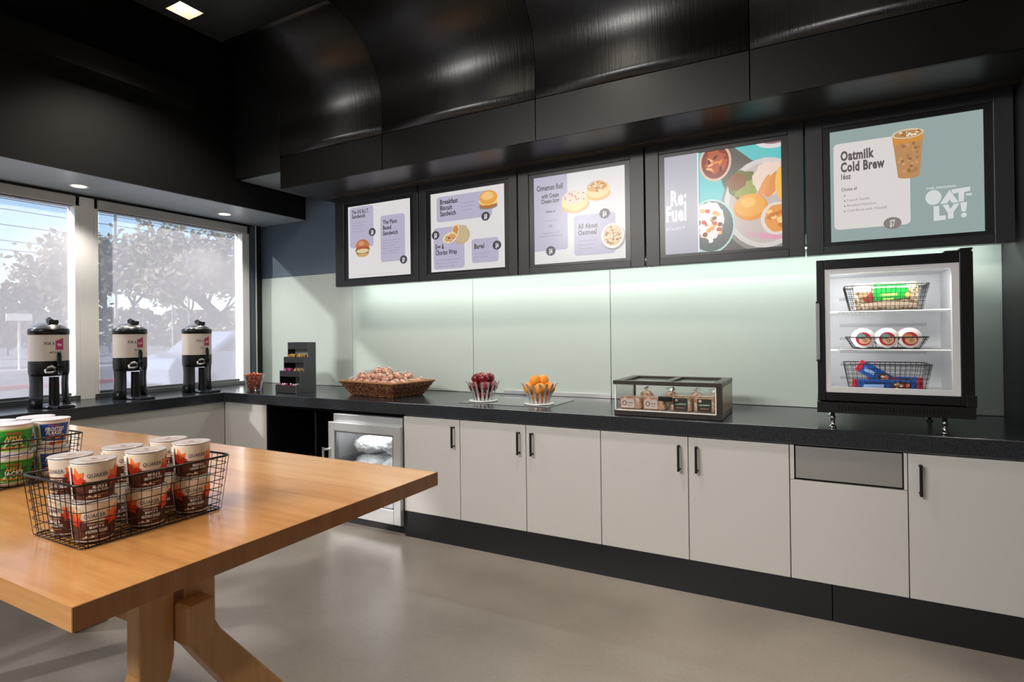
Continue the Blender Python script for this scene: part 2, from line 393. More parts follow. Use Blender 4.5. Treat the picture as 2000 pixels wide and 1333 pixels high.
# backsplash glass panels
for x0,x1,lb in ((.012,1.224,'pale green glass backsplash panel in the corner beside the window'),(1.228,2.517,'pale green glass backsplash panel behind the bread basket'),(2.521,3.658,'pale green glass backsplash panel behind the two fruit bowls'),(3.662,5.80,'long pale green glass backsplash panel behind the display case and glass door cooler')):
    o=MB().box(x0,x1,-.010,-.001,.912,1.952,splashM).build('backsplash_panel',bev=.002); tag(o,lb,'backsplash','pale green glass backsplash panels')
o=MB().box(2.80,3.66,-.022,-.0105,.9105,.942,satinM).build('metal_ledge',bev=.003); tag(o,'thin metal strip along the foot of the glass backsplash behind the fruit bowls','trim')

# ------------------------------------------------------------------ counters
# L-shaped worktop
o=MB().prism([(.0165,-.002),(5.80,-.002),(5.80,-.808),(.547,-.808),(.547,-6.9),(.0015,-6.9),(.0015,-.13),(.0165,-.13)],'z',.832,.91,counterM).build('worktop',bev=.004)
tag(o,'black L-shaped worktop running along the window and the back wall','worktop')
o=MB().box(2.79,3.46,-.632,-.20,.9105,.913,mat('warming_plate','#6f7374',.12,spec=.6)).build('warming_plate',bev=.001)
tag(o,'flat grey glass warming plate set in the black worktop under the fruit bowls','warming plate')
# cabinets along the back wall: (x0,x1,handle side)
def cabinet(x0,x1,side,lab,door=True):
    t=thing('base_cabinet',lab,'cabinet',((x0+x1)/2,-.40,0),0,'white base cabinets along the back wall'); h=(x1-x0)/2
    c=MB().box(-h+.001,h-.001,-.366,.38,.175,.83,cabM); c.build('cabinet_body',parent=t)
    if door:
        d=MB().box(-h+.002,h-.002,-.388,-.368,.176,.820,cabM).build('door',parent=t,bev=.0015)
        if side:
            hx=h-.045 if side>0 else -h+.045
            hm=MB().tube([(hx,-.388,.770),(hx,-.416,.770)],.005,blackM).tube([(hx,-.388,.650),(hx,-.416,.650)],.005,blackM).box(hx-.006,hx+.006,-.422,-.410,.640,.780,blackM)
            hm.build('handle',parent=d,bev=.002)
    else:
        MB().box(-h+.002,h-.002,-.388,-.368,.176,.652,cabM).build('lower_panel',parent=t,bev=.0015)
        MB().box(-h+.002,-h+.020,-.384,-.368,.655,.820,cabM).build('side_filler',parent=t)
        MB().box(h-.014,h-.002,-.384,-.368,.655,.820,cabM).build('side_filler',parent=t)
        MB().box(-h+.020,h-.014,-.376,-.367,.655,.820,blackmatM).build('recess',parent=t)
        MB().box(-h+.027,h-.020,-.384,-.374,.663,.816,mat('drawer_steel','#aaa9a8',.3,metal=.55)).build('drawer_front',parent=t,bev=.0015)
    return t
cabinet(2.443,2.901,1,'white base cabinet right beside the ice freezer, handle on its right')
cabinet(2.901,3.380,1,'white base cabinet below the red apples, handle on its right')
cabinet(3.380,3.855,-1,'white base cabinet below the oranges, handle on its left')
cabinet(3.855,4.338,1,'white base cabinet under the left part of the display case, handle on its right')
cabinet(4.338,4.818,-1,'white base cabinet left of the metal drawer, handle on its left')
cabinet(4.818,5.294,0,'white base cabinet with a metal drawer front and no handle, under the cooler',door=False)
cabinet(5.294,5.798,-1,'white base cabinet at the right end by the dark pier, handle on its left')
o=MB().box(2.44,4.99,-.782,-.74,0,.174,kickM).box(4.994,5.798,-.782,-.74,0,.174,kickM).build('plinth',bev=.001); tag(o,'tall black plinth under the white base cabinets','plinth')
# window side run and corner
o=MB().box(.03,.525,-6.9,-.787,.1,.83,cabM).box(.03,.48,-6.9,-.787,0,.1,kickM).build('window_cabinet',bev=.002); tag(o,'long plain white cabinet front under the window worktop','cabinet')
o=MB().box(.5265,1.046,-.785,-.05,.1,.83,cabM).box(.5265,1.046,-.74,-.05,0,.1,kickM).build('corner_cabinet',bev=.002); tag(o,'plain white corner cabinet left of the dark opening under the worktop','cabinet')
t=thing('open_bay','black open bay under the worktop between the corner cabinet and ice freezer','open bay',(1.745,-.4,0))
MB().box(-.697,-.68,-.385,.36,0,.83,blackmatM).build('side_panel',parent=t); MB().box(-.68,.69,.34,.36,0,.83,blackmatM).build('back_panel',parent=t); MB().box(-.68,.69,-.36,.34,.81,.83,blackmatM).build('top_panel',parent=t)
MB().box(-.25,-.235,-.30,.34,0,.81,blackmatM).build('divider',parent=t)

# ------------------------------------------------------------------ ice freezer
t=thing('ice_freezer','stainless undercounter freezer with glass door full of ice bags','freezer',(2.10,-.42,0))
b=MB()
b.box(-.325,-.295,-.36,.33,.06,.80,satinM).box(.29,.325,-.36,.33,.06,.80,satinM).box(-.295,.29,-.36,.33,.735,.80,satinM).box(-.295,.29,-.36,.33,.06,.14,satinM).box(-.295,.29,.30,.33,.14,.735,linerM)
b.build('body',parent=t,bev=.003)
b=MB().box(-.294,-.288,-.35,.30,.141,.734,mat('freezer_liner','#a9abae',.35,metal=.4)).box(.283,.289,-.35,.30,.141,.734,MATS['freezer_liner']).box(-.288,.283,-.35,.30,.141,.147,MATS['freezer_liner']); b.build('liner',parent=t)
b=MB().box(-.322,.322,-.33,.3,0,.058,blackM); b.build('toe_base',parent=t)
d=MB()
dz0,dz1=.075,.745
for a,c,e,f in ((-.335,-.275,dz0,dz1),(.275,.335,dz0,dz1),(-.275,.275,dz1-.06,dz1),(-.275,.275,dz0,dz0+.10)): d.box(a,c,-.402,-.365,e,f,satinM)
for a,c,e,f in ((-.275,-.262,dz0+.1,dz1-.06),(.262,.275,dz0+.1,dz1-.06),(-.262,.262,dz1-.073,dz1-.06),(-.262,.262,dz0+.1,dz0+.113)): d.box(a,c,-.395,-.368,e,f,steel2M)
do=d.build('door',parent=t,bev=.003)
MB().box(-.262,.262,-.388,-.384,dz0+.113,dz1-.073,paneM).build('door_glass',parent=do)
h=MB().tube([(-.348,-.44,.56),(-.348,-.44,.30)],.008,satinM,8).tube([(-.345,-.44,.545),(-.32,-.40,.545)],.009,satinM,8).tube([(-.345,-.44,.315),(-.32,-.40,.315)],.009,satinM,8); h.build('handle',parent=do)
MB().box(.06,.16,-.25,-.10,.715,.733,mat('freezer_lamp','#ffffff',.4,emit=3)).build('interior_lamp',parent=t)
fl=bpy.data.lights.new('freezer_light','AREA'); fl.energy=1.1; fl.size=.3; fo=bpy.data.objects.new('freezer_light',fl); COL.objects.link(fo); fo.location=(2.1,-.62,.712); fo.rotation_euler=(R(10),0,0)
iceM=mat('ice_bag','#e9edf0',.22,spec=.7); n_,l_,p_=nodes(iceM); mp=texmap(iceM,(1,1,1)); q=n_.new('ShaderNodeTexVoronoi'); q.inputs['Scale'].default_value=26; l_.new(mp.outputs[0],q.inputs['Vector']); bump(iceM,q.outputs['Distance'],.7,.02)
def icebag(c,r,lab,knot=True,seed=0):
    rnd=random.Random(seed); m=MB(); m.blob((0,0,0),r,iceM,28,18,.08,rnd=rnd)
    if knot:
        for k in range(5):
            a=rnd.uniform(0,6.28); L=r[2]*.55
            m.prism([(0,0),(.03,L*.3),(.05,L),(-.04,L*.9),(-.02,L*.3)],'y',k*.006-.01,k*.006-.008,iceM) if False else m.tube([(0,0,r[2]*.85),(rnd.uniform(-.01,.01),0,r[2]*1.15),(.04*math.cos(a),.03*math.sin(a),r[2]*1.15+L*.5)],[.03,.012,.02],iceM,7)
    o=m.build('ice_bag'); o.location=c; tag(o,lab,'bag of ice','ice bags in the freezer'); return o
icebag((1.975,-.56,.232),(.135,.15,.082),'clear bag of ice at the bottom left of the freezer',False,1)
icebag((2.240,-.56,.232),(.125,.15,.082),'clear bag of ice at the bottom right of the freezer',False,2)
icebag((1.98,-.585,.405),(.135,.15,.086),'clear bag of ice in the middle left of the freezer',False,3)
icebag((2.243,-.585,.405),(.125,.15,.086),'clear bag of ice in the middle right of the freezer',False,4)
icebag((1.985,-.585,.560),(.135,.14,.066),'knotted clear bag of ice at the top left of the freezer',True,5)
icebag((2.243,-.585,.580),(.125,.14,.084),'clear bag of ice at the top right of the freezer, highest of the pile',True,6)

# ------------------------------------------------------------------ poster boards
frameM=mat('poster_frame','#26282b',.38,spec=.45); bezelM=mat('poster_bezel','#15161a',.3)
PZ0,PZ1=1.79,2.548
BO=[(1.319,2.209,1.459,2.123,'white menu board with burger picture, leftmost of the row'),
    (2.209,3.084,2.319,2.974,'white menu board with biscuit sandwich and wrap pictures, second from left'),
    (3.084,3.993,3.208,3.863,'white menu board with two cinnamon rolls and a bowl of oatmeal, middle of the row'),
    (3.993,4.893,4.118,4.775,'turquoise food picture board with a grey lettered strip, fourth from left'),
    (4.893,5.795,5.017,5.678,'grey green menu board with an iced coffee cup, rightmost of the row')]
SZ0,SZ1=1.854,2.457
DK='#3e3c42'; LAV='#b4aec4'; WH='#dcd8d8'
def board(i):
    x0,x1,s0,s1,lab=BO[i]; t=thing('menu_board',lab,'menu board',(x0,-.30,PZ0),0,'backlit menu boards above the counter')
    W=x1-x0; a=s0-x0; c=s1-x0; z0=SZ0-PZ0; z1=SZ1-PZ0; H=PZ1-PZ0; g=.004
    f=MB(); e=.035
    for q in ((g,a-e,0,H),(c+e,W-g,0,H),(a-e,c+e,z1+e*.7,H),(a-e,c+e,0,z0-e*.5)): f.box(q[0],q[1],0,.07,q[2],q[3],frameM)
    f.build('frame',parent=t,bev=.003)
    f=MB()
    for q in ((a-e,a,z0-e*.5,z1+e*.7),(c,c+e,z0-e*.5,z1+e*.7),(a,c,z1,z1+e*.7),(a,c,z0-e*.5,z0)): f.box(q[0],q[1],.008,.07,q[2],q[3],bezelM)
    f.build('bezel',parent=t)
    sw=s1-s0; sh=z1-z0; m=MB(); bgc=[WH,WH,WH,'#62c0c0','#94a5a3'][i]
    m.box(a,c,.016,.06,z0,z1,scr(bgc))
    A=Art(m,lambda u,v,L:(a+u*sw,.0155-.00012*L,z0+v*sh),(0,1,0,1)); art(A,i,sw/sh)
    m.build('screen',parent=t)
def lines(A,u0,u1,vs,col='#8d89a0',h=.012,al='l',txt=None):
    for k,v in enumerate(vs):
        w=(u1-u0)*(1-.12*((k*7)%3)); uu=u0 if al=='l' else (u0+u1)/2-w/2
        s_=txt[k] if txt else ['Sourdough Bread','Bacon, Lettuce','Tomato, Cheddar','Roasted Garlic'][k%4]
        A.text(s_,uu,v,h*1.5,scr(col),w=w,bold=0)
def price(A,u,v,n,asp,col='#45424a',r=.055):
    A.ell(u,v,r,r*.92*asp,scr(col)); A.text('$'+n,u,v-.03,.058,scr('#e8e6e6'),cond=.45,align='c',bold=.03)
def art(A,i,asp):
    T=scr(DK)
    if i==0:
        A.rect(.03,.42,.42,.985,scr(LAV),.04,asp,(1,1,1,1))
        for k,s_ in enumerate(['The OG B.L.T.','Sandwich']): A.text(s_,.065,.895-k*.062,.052,T,w=(.28,.22)[k],bold=.03)
        lines(A,.07,.3,[.76,.72,.68,.64]); price(A,.4,.615,'8',asp)
        # burger
        A.ell(.24,.335,.105,.045*1.1,scr('#c9a26a')); A.rect(.135,.345,.335,.40,scr('#7d6a4c'),.02); A.ell(.24,.385,.125,.035,scr('#6d8a4a'),jit=.12); A.ell(.24,.41,.11,.03,scr('#b0563c')); A.ell(.24,.37,.1,.03,scr('#dcc79a')); A.ell(.24,.43,.115,.10,scr('#b9744a'),arc=(0,PI)); A.ell(.22,.475,.05,.03,scr('#cf9468'))
        A.rect(.535,.915,.19,.815,scr(LAV),.04,asp)
        for k,s_ in enumerate(['The Plant','Based','Sandwich']): A.text(s_,.575,.70-k*.075,.055,T,w=(.22,.13,.23)[k],bold=.03)
        lines(A,.575,.85,[.47,.435,.40,.365,.33,.295]); price(A,.89,.2,'9',asp)
        A.text('Consuming raw or undercooked food may increase risk',.18,.035,.012,scr('#a9a18e'),w=.6,bold=0)
    if i==1:
        A.rect(.085,.84,.63,.95,scr(LAV),.04,asp)
        for k,s_ in enumerate(['Breakfast','Biscuit','Sandwich']): A.text(s_,.135,.855-k*.075,.06,T,w=(.25,.17,.22)[k],bold=.03)
        lines(A,.43,.62,[.83,.785,.74],'#9089a4')
        A.ell(.79,.75,.12,.035,scr('#8a8476')); A.ell(.79,.775,.115,.045,scr('#b06a34'),jit=.04); A.ell(.79,.80,.12,.035,scr('#e9c86a'),jit=.08); A.ell(.79,.83,.125,.045,scr('#eadfb8')); A.ell(.79,.86,.12,.085,scr('#e0a24c')); A.ell(.78,.88,.08,.05,scr('#efc27c'),jit=.1)
        price(A,.755,.635,'8',asp)
        A.rect(.04,.47,.03,.56,scr(LAV),.04,asp)
        A.ell(.43,.44,.115,.11,scr('#b7a47a'),rot=-.2); A.poly([(.33,.58),(.5,.55),(.54,.40),(.44,.33),(.34,.38)],scr('#c2b089')); A.ell(.35,.50,.05,.09,scr('#e3c9a0'),rot=-.1); A.ell(.35,.50,.035,.07,scr('#c98a55'),rot=-.1,jit=.2); A.ell(.27,.42,.1,.065,scr('#e8d4ae'),rot=.25); A.ell(.27,.42,.08,.045,scr('#cf9a63'),rot=.25,jit=.25)
        for k in range(10): A.ell(.22+.1*random.random(),.39+.06*random.random(),.012,.012,scr(['#a8483a','#efe2bd','#8a9a50'][k%3]),n=8)
        price(A,.07,.47,'8',asp)
        for k,s_ in enumerate(['Egg &','Chorizo Wrap']): A.text(s_,.07,.29-k*.075,.06,T,w=(.12,.30)[k],bold=.03)
        lines(A,.07,.42,[.14,.10,.06])
        A.rect(.57,.92,.075,.37,scr(LAV),.035,asp); A.text('Bagel',.605,.25,.06,T,w=.13,bold=.03); lines(A,.605,.8,[.185,.14]); price(A,.9,.27,'4',asp)
    if i==2:
        A.rect(0,.385,.15,1.0,scr(LAV),.03,asp,(0,1,0,0))
        A.text('Cinnamon Roll',.185,.845,.062,T,w=.30,bold=.03,align='c'); A.text('with Cream',.19,.755,.05,T,w=.2,bold=.03,align='c'); A.text('Cheese Icing',.19,.695,.05,T,w=.21,bold=.03,align='c')
        A.text('Choice of',.19,.585,.026,T,w=.11,bold=.03,align='c'); A.text('Custard Icing',.19,.485,.02,scr('#8d89a0'),w=.16,bold=0,align='c'); A.text('OR',.19,.415,.03,scr('#6c6a78'),w=.05,bold=.01,align='c'); A.text('Maple Bacon and',.19,.345,.02,scr('#8d89a0'),w=.2,bold=0,align='c'); A.text('Candied Walnut Icing',.19,.31,.02,scr('#8d89a0'),w=.26,bold=0,align='c')
        price(A,.19,.145,'4',asp)
        for (u,v,r,top,spk) in ((.72,.78,.125,'#d9a566','#9c5a2c'),(.47,.69,.15,'#e2cdb8','#b0706a')):
            A.ell(u,v-.05,r*1.02,r*.62,scr('#dcae62')); A.ell(u,v-.01,r,r*.72,scr('#ead09a')); A.ell(u-.01,v+.03,r*.85,r*.5,scr(top),jit=.06)
            for k in range(26):
                t=random.random()*6.28; q=random.random()**.5; A.ell(u+r*.8*q*math.cos(t),v+.03+r*.45*q*math.sin(t),.009,.009,scr([spk,'#f3e6d0'][k%2]),n=6)
        A.rect(.46,.89,.065,.51,scr(LAV),.03,asp); A.text('All About',.505,.36,.055,T,w=.21,bold=.03); A.text('Oatmeal',.505,.29,.055,T,w=.2,bold=.03)
        lines(A,.51,.7,[.215,.175,.13]); price(A,.79,.5,'4',asp)
        A.ell(.875,.235,.122,.14,scr('#8f8a92')); A.ell(.87,.25,.118,.135,scr('#eae6de')); A.ell(.87,.255,.1,.115,scr('#d8bd92'))
        for k in range(34):
            t=random.random()*6.28; q=random.random()**.5*.085; A.ell(.87+q*math.cos(t),.255+q*1.15*math.sin(t),.011,.011,scr(['#8a4a3a','#efe2c6','#b47a50'][k%3]),n=7)
    if i==3:
        tl=scr('#62c0c0'); dk=scr('#5d5a52')
        A.poly([(.42,1),(.62,1),(1.0,.62),(.75,.3),(.55,.55)],dk); A.poly([(.55,.45),(.95,0),(.45,0),(.38,.3)],dk)
        A.ell(.95,1.03,.16,.09,scr('#d9d4d2')); A.ell(.95,1.05,.13,.07,scr('#8a6a70'))
        A.ell(.455,.885,.14,.19,scr('#d8b59c')); A.ell(.455,.885,.12,.165,scr('#7e3018')); A.ell(.46,.89,.09,.12,scr('#b0532a'),jit=.2)
        for k in range(9): A.ell(.4+.12*random.random(),.8+.15*random.random(),.03,.012,scr(['#e08a3a','#5a1d10','#f0b070'][k%3]),rot=random.random()*3,n=10)
        A.ell(.86,.41,.36,.45,scr('#8b867e')); A.ell(.87,.43,.345,.43,scr('#cfc9c6')); A.ell(.87,.43,.30,.385,scr('#c0b4ac'))
        A.ell(.69,.62,.13,.14,scr('#6f7540'),jit=.15,rot=.5); A.ell(.72,.58,.10,.08,scr('#98a050'),jit=.2,rot=.5); A.ell(.64,.66,.08,.08,scr('#8a5a3a'),jit=.15)
        A.ell(.90,.66,.13,.16,scr('#e7cfc0'),jit=.1); A.ell(.93,.60,.05,.13,scr('#dd8d4c'),rot=-.4,jit=.05); A.ell(.86,.58,.03,.12,scr('#e39a5c'),rot=-.4,jit=.05); A.ell(1.0,.6,.05,.16,scr('#eebc55'))
        A.ell(.75,.40,.14,.13,scr('#d98f2e')); A.ell(.745,.42,.125,.11,scr('#e7a23d')); A.ell(.73,.45,.06,.05,scr('#f0b95e'))
        A.ell(.96,.27,.13,.155,scr('#dfd0c6')); A.ell(.97,.27,.11,.13,scr('#e09648'),jit=.05)
        for k in range(10): A.ell(.9+.12*random.random(),.19+.16*random.random(),.025,.02,scr(['#f3c884','#c8742c'][k%2]),n=8)
        for k in range(4): A.poly([(.70,.12+.016*k),(.84,.10+.012*k),(.84,.105+.012*k),(.70,.126+.016*k)],scr('#d99ab0'))
        A.poly([(.82,.09),(1,.07),(1,.10),(.82,.15)],scr('#d99ab0'))
        A.ell(.41,.25,.21,.27,scr('#b0d0cc')); A.ell(.41,.25,.195,.25,scr('#57605c')); A.ell(.40,.31,.13,.19,scr('#e6e0dc'),jit=.08); 
        for k in range(40):
            t=random.random()*6.28; q=random.random()**.5; A.ell(.39+.12*q*math.cos(t),.26+.17*q*math.sin(t),.022,.022,scr(['#c7483a','#e8b26a','#7a4a2c','#f2ece4','#d89a3c'][k%5]),n=9,jit=.1)
        A.rect(0,.30,0,1,scr('#a9a8b4')); A.rect(.298,.312,0,1,scr('#d8dada'))
        wt=scr('#dcdcde'); A.text('Re:',.055,.50,.15,wt,w=.145,bold=.05); A.text('Fuel',.012,.34,.155,wt,w=.185,bold=.05)
        A.text('BY ALOFT\u2122',.012,.245,.028,wt,w=.17,bold=.01)
    if i==4:
        wh=scr('#d9d4d1'); tx=scr('#5f5957')
        A.rect(.025,.545,.11,.885,wh,.035,asp)
        A.text('Oatmilk',.075,.73,.085,tx,w=.235,bold=.045); A.text('Cold Brew',.075,.628,.085,tx,w=.305,bold=.045); A.text('16oz',.078,.56,.05,tx,w=.068,bold=.03)
        A.text('Choice of',.078,.455,.03,tx,w=.11,bold=.015)
        for k,(s_,w_) in enumerate((('',0),('French Vanilla',.155),('Roasted Hazelnut',.2),('Cold Brew with Oatmilk',.275))):
            A.ell(.1,.412-.047*k,.005,.006,tx,n=8)
            if s_: A.text(s_,.118,.405-.047*k,.024,scr('#8d8886'),w=w_,bold=0)
        A.ell(.425,.13,.06,.052,scr('#857d7a')); A.text('$7',.425,.10,.06,wh,w=.035,bold=.03,align='c')
        A.poly([(.432,.88),(.636,.90),(.607,.53),(.467,.52)],scr('#b98a5c')); A.ell(.536,.525,.07,.022,scr('#b98a5c')); A.poly([(.432,.88),(.636,.90),(.63,.82),(.437,.80)],scr('#cd8f45'))
        for k in range(26): A.ell(.47+.13*random.random(),.55+.26*random.random(),.012,.014,scr(['#a87c56','#c79a6c','#9a6d48'][k%3]),n=7)
        A.ell(.534,.888,.104,.042,scr('#d7c3a6')); A.ell(.534,.886,.09,.03,scr('#b5885a')); 
        for k in range(14): A.ell(.46+.15*random.random(),.87+.035*random.random(),.012,.01,scr(['#e6d6bd','#9b6c3e'][k%2]),n=7)
        ow=scr('#d3d8d7')
        A.text('THE ORIGINAL',.645,.385,.02,ow,w=.19,bold=.02)
        A.ell(.69,.315,.05,.062,ow)
        A.poly([(.73,.255),(.79,.365),(.845,.255),(.805,.255),(.79,.285),(.775,.255)],ow)
        A.poly([(.80,.365),(.915,.375),(.915,.34),(.88,.335),(.875,.26),(.845,.258),(.845,.335),(.81,.33)],ow); A.rect(.89,.925,.305,.32,ow)
        A.poly([(.69,.24),(.725,.24),(.725,.155),(.765,.155),(.765,.12),(.69,.115)],ow); A.poly([(.745,.245),(.78,.245),(.795,.205),(.815,.245),(.85,.245),(.812,.175),(.812,.125),(.778,.125),(.778,.175)],ow)
        A.poly([(.855,.25),(.895,.25),(.888,.175),(.862,.175)],ow); A.ell(.875,.145,.017,.02,ow)
for i in range(5): board(i)
# led strip tucked behind the boards, washing the glass wall
t=thing('led_strip','thin white light strip hidden behind the menu boards, lighting the backsplash','light strip',(3.56,-.15,1.85))
MB().box(-2.2,2.2,-.02,.02,.004,.02,steelM).build('housing',parent=t); MB().box(-2.2,2.2,-.018,.018,0,.004,ledM).build('diffuser',parent=t)

# ------------------------------------------------------------------ ceiling lights
t=thing('square_downlight','square recessed ceiling downlight with glowing round lamp','ceiling light',((HX0+HX1)/2,(HY0+HY1)/2,3.5))
refM=mat('downlight_reflector','#d9cfc0',.35); hx=.078
b=MB(); pr=[(hx,0),(hx*.95,.012),(hx*.66,.07)]
vs=[];fs=[]
for (h_,z) in pr: vs+=[(-h_,-h_,z),(h_,-h_,z),(h_,h_,z),(-h_,h_,z)]
for k in range(2):
    for j in range(4): fs.append((k*4+j,k*4+(j+1)%4,k*4+4+(j+1)%4,k*4+4+j))
b.add(vs,fs,refM); b.box(-hx*.66,hx*.66,-hx*.66,hx*.66,.07,.075,refM); b.build('reflector',parent=t)
MB().lathe([(0,0),(.045,0),(.045,.008),(0,.008)],lampM,(0,0,.058),24).build('lamp',parent=t)
spot('room_light',((HX0+HX1)/2,(HY0+HY1)/2,3.49),45,WARM,125,rad=.1)
for x,y in ROOM[1:]:
    t=thing('square_downlight','square ceiling downlight added out of frame to light the room','ceiling light',(x,y,3.497),0,'added ceiling downlights beyond the frame')
    MB().box(-.08,.08,-.08,.08,-.006,.002,refM).build('trim_plate',parent=t); MB().lathe([(0,-.012),(.045,-.012),(.045,-.006),(0,-.006)],lampM,(0,0,0),20).build('lamp',parent=t)
    spot('room_light',(x,y,3.47),48,WARM,135,rad=.14)
# track spotlights added behind the camera as frontal fill on the servery wall
t=thing('fill_track_light','added ceiling track with fill spotlights, out of frame behind the camera','track light',(4.3,-5.6,3.35))
MB().box(-3.4,4.4,-.02,.02,.0,.03,blackM).build('track',parent=t)
for x,tx,en in ((.4,2.0,140),(1.5,3.2,125),(2.6,4.4,112),(3.6,5.4,85)):
    c=(x-4.3,0,-.12); aim=Vector((tx-x,5.4,-2.45)).normalized(); e=Vector(c)
    MB().tube([e-aim*.07,e+aim*.07],.045,blackM,16).tube([e,(c[0],0,0)],.01,blackM,6).build('spot_head',parent=t)
    spot('fill_spot',(x+aim.x*.1,-5.6+aim.y*.1,3.23+aim.z*.1),en,(1,.95,.90),80,1,.22,aim)
for y,lb in ((-1.73,'round downlight in the soffit above the left window'),(-.584,'round downlight in the soffit above the right window near the corner')):
    t=thing('round_downlight',lb,'ceiling light',(.26,y,2.480),0,'round soffit downlights')
    MB().lathe([(.045,-.001),(.062,-.004),(.064,0),(.05,.0)],whiteM,(0,0,0),32).build('trim_ring',parent=t); MB().lathe([(0,-.003),(.046,-.003),(.046,0)],emis('soffit_lamp','#fff3e0',1.1),(0,0,0),32).build('lens',parent=t)
    spot('soffit_light',(.26,y,2.46),12,NEUT,110)
# ------------------------------------------------------------------ trestle table
TT=.90
t=thing('trestle_table','long oak trestle table with a thick plank top in the foreground','table',(2.43,-2.80,0))
b=MB()
ys=[-.55,-.41,-.28,-.14,0,.135,.27,.41,.55]
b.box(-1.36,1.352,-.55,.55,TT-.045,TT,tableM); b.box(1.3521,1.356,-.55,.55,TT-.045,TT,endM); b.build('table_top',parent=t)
def leg_poly(sg):
    if sg<0: return [(sg*y,z) for y,z in [(.018,TT-.045),(.018,.40),(.03,.34),(.075,.27),(.30,0),(.445,0),(.455,.012),(.135,.34),(.124,.38),(.12,TT-.045)]]
    P=[(.014,TT-.045),(.014,.44),(.03,.40),(.075,.33),(.30,0),(.445,0),(.455,.012),(.135,.415),(.118,.45),(.118,TT-.045)]
    return [(sg*y,z) for y,z in P]
for x0 in (.70,-.62):
    for sg in (-1,1):
        m=MB(); P=leg_poly(sg)
        if sg<0: P=P[::-1]
        m.prism(P,'x',x0,x0+.07,legM); m.build('trestle_leg',parent=t,bev=.012,bseg=3)
    MB().box(x0-.015,x0+.085,-.45,.45,TT-.075,TT-.0455,legM).build('cross_batten',parent=t,bev=.003)
MB().box(-.70,.83,-.017,.017,.44,.555,legM).box(.772,.835,-.014,.070,.435,.560,legM).build('stretcher',parent=t,bev=.003)

# ------------------------------------------------------------------ wire baskets
def wire_basket(label,loc,rz,base,rim,h,nx,ny,nz,r=.0013,rr=.003,cat='basket',name='wire_basket',group='black wire baskets',m=wireM):
    t=thing(name,label,cat,loc,rz,group); bx,by=base[0]/2,base[1]/2; rx,ry=rim[0]/2,rim[1]/2
    def loop(X,Y,z,c=.02):
        P=[]
        for cx,cy,a in ((X-c,Y-c,0),(-X+c,Y-c,90),(-X+c,-Y+c,180),(X-c,-Y+c,270)):
            for k in range(4): q=R(a+30*k); P.append((cx+c*math.cos(q),cy+c*math.sin(q),z))
        return P
    MB().tube(loop(rx,ry,h),rr,m,6,True).build('rim',parent=t)
    w=MB()
    for k in range(nz):
        f=k/nz; w.tube(loop(bx+(rx-bx)*f,by+(ry-by)*f,max(r,h*f)),r if k else r*1.4,m,4,True)
    for i in range(nx):
        f=-.94+1.88*i/(nx-1); w.tube([(f*rx,-ry,h),(f*bx,-by,r),(f*bx,by,r),(f*rx,ry,h)],r,m,4)
    for i in range(ny):
        f=-.92+1.84*i/(ny-1); w.tube([(-rx,f*ry,h),(-bx,f*by,r),(bx,f*by,r),(rx,f*ry,h)],r,m,4)
    w.build('wire_grid',parent=t); return t
wire_basket('black wire basket in the table foreground, full of red leaf oatmeal cups',(3.378,-3.03,TT+.002),0,(.232,.345),(.262,.375),.148,11,15,7,.0011)
wire_basket('black wire basket of blue and green cereal cups at the left picture edge',(2.56,-3.01,TT+.002),0,(.232,.345),(.262,.365),.148,11,15,7)
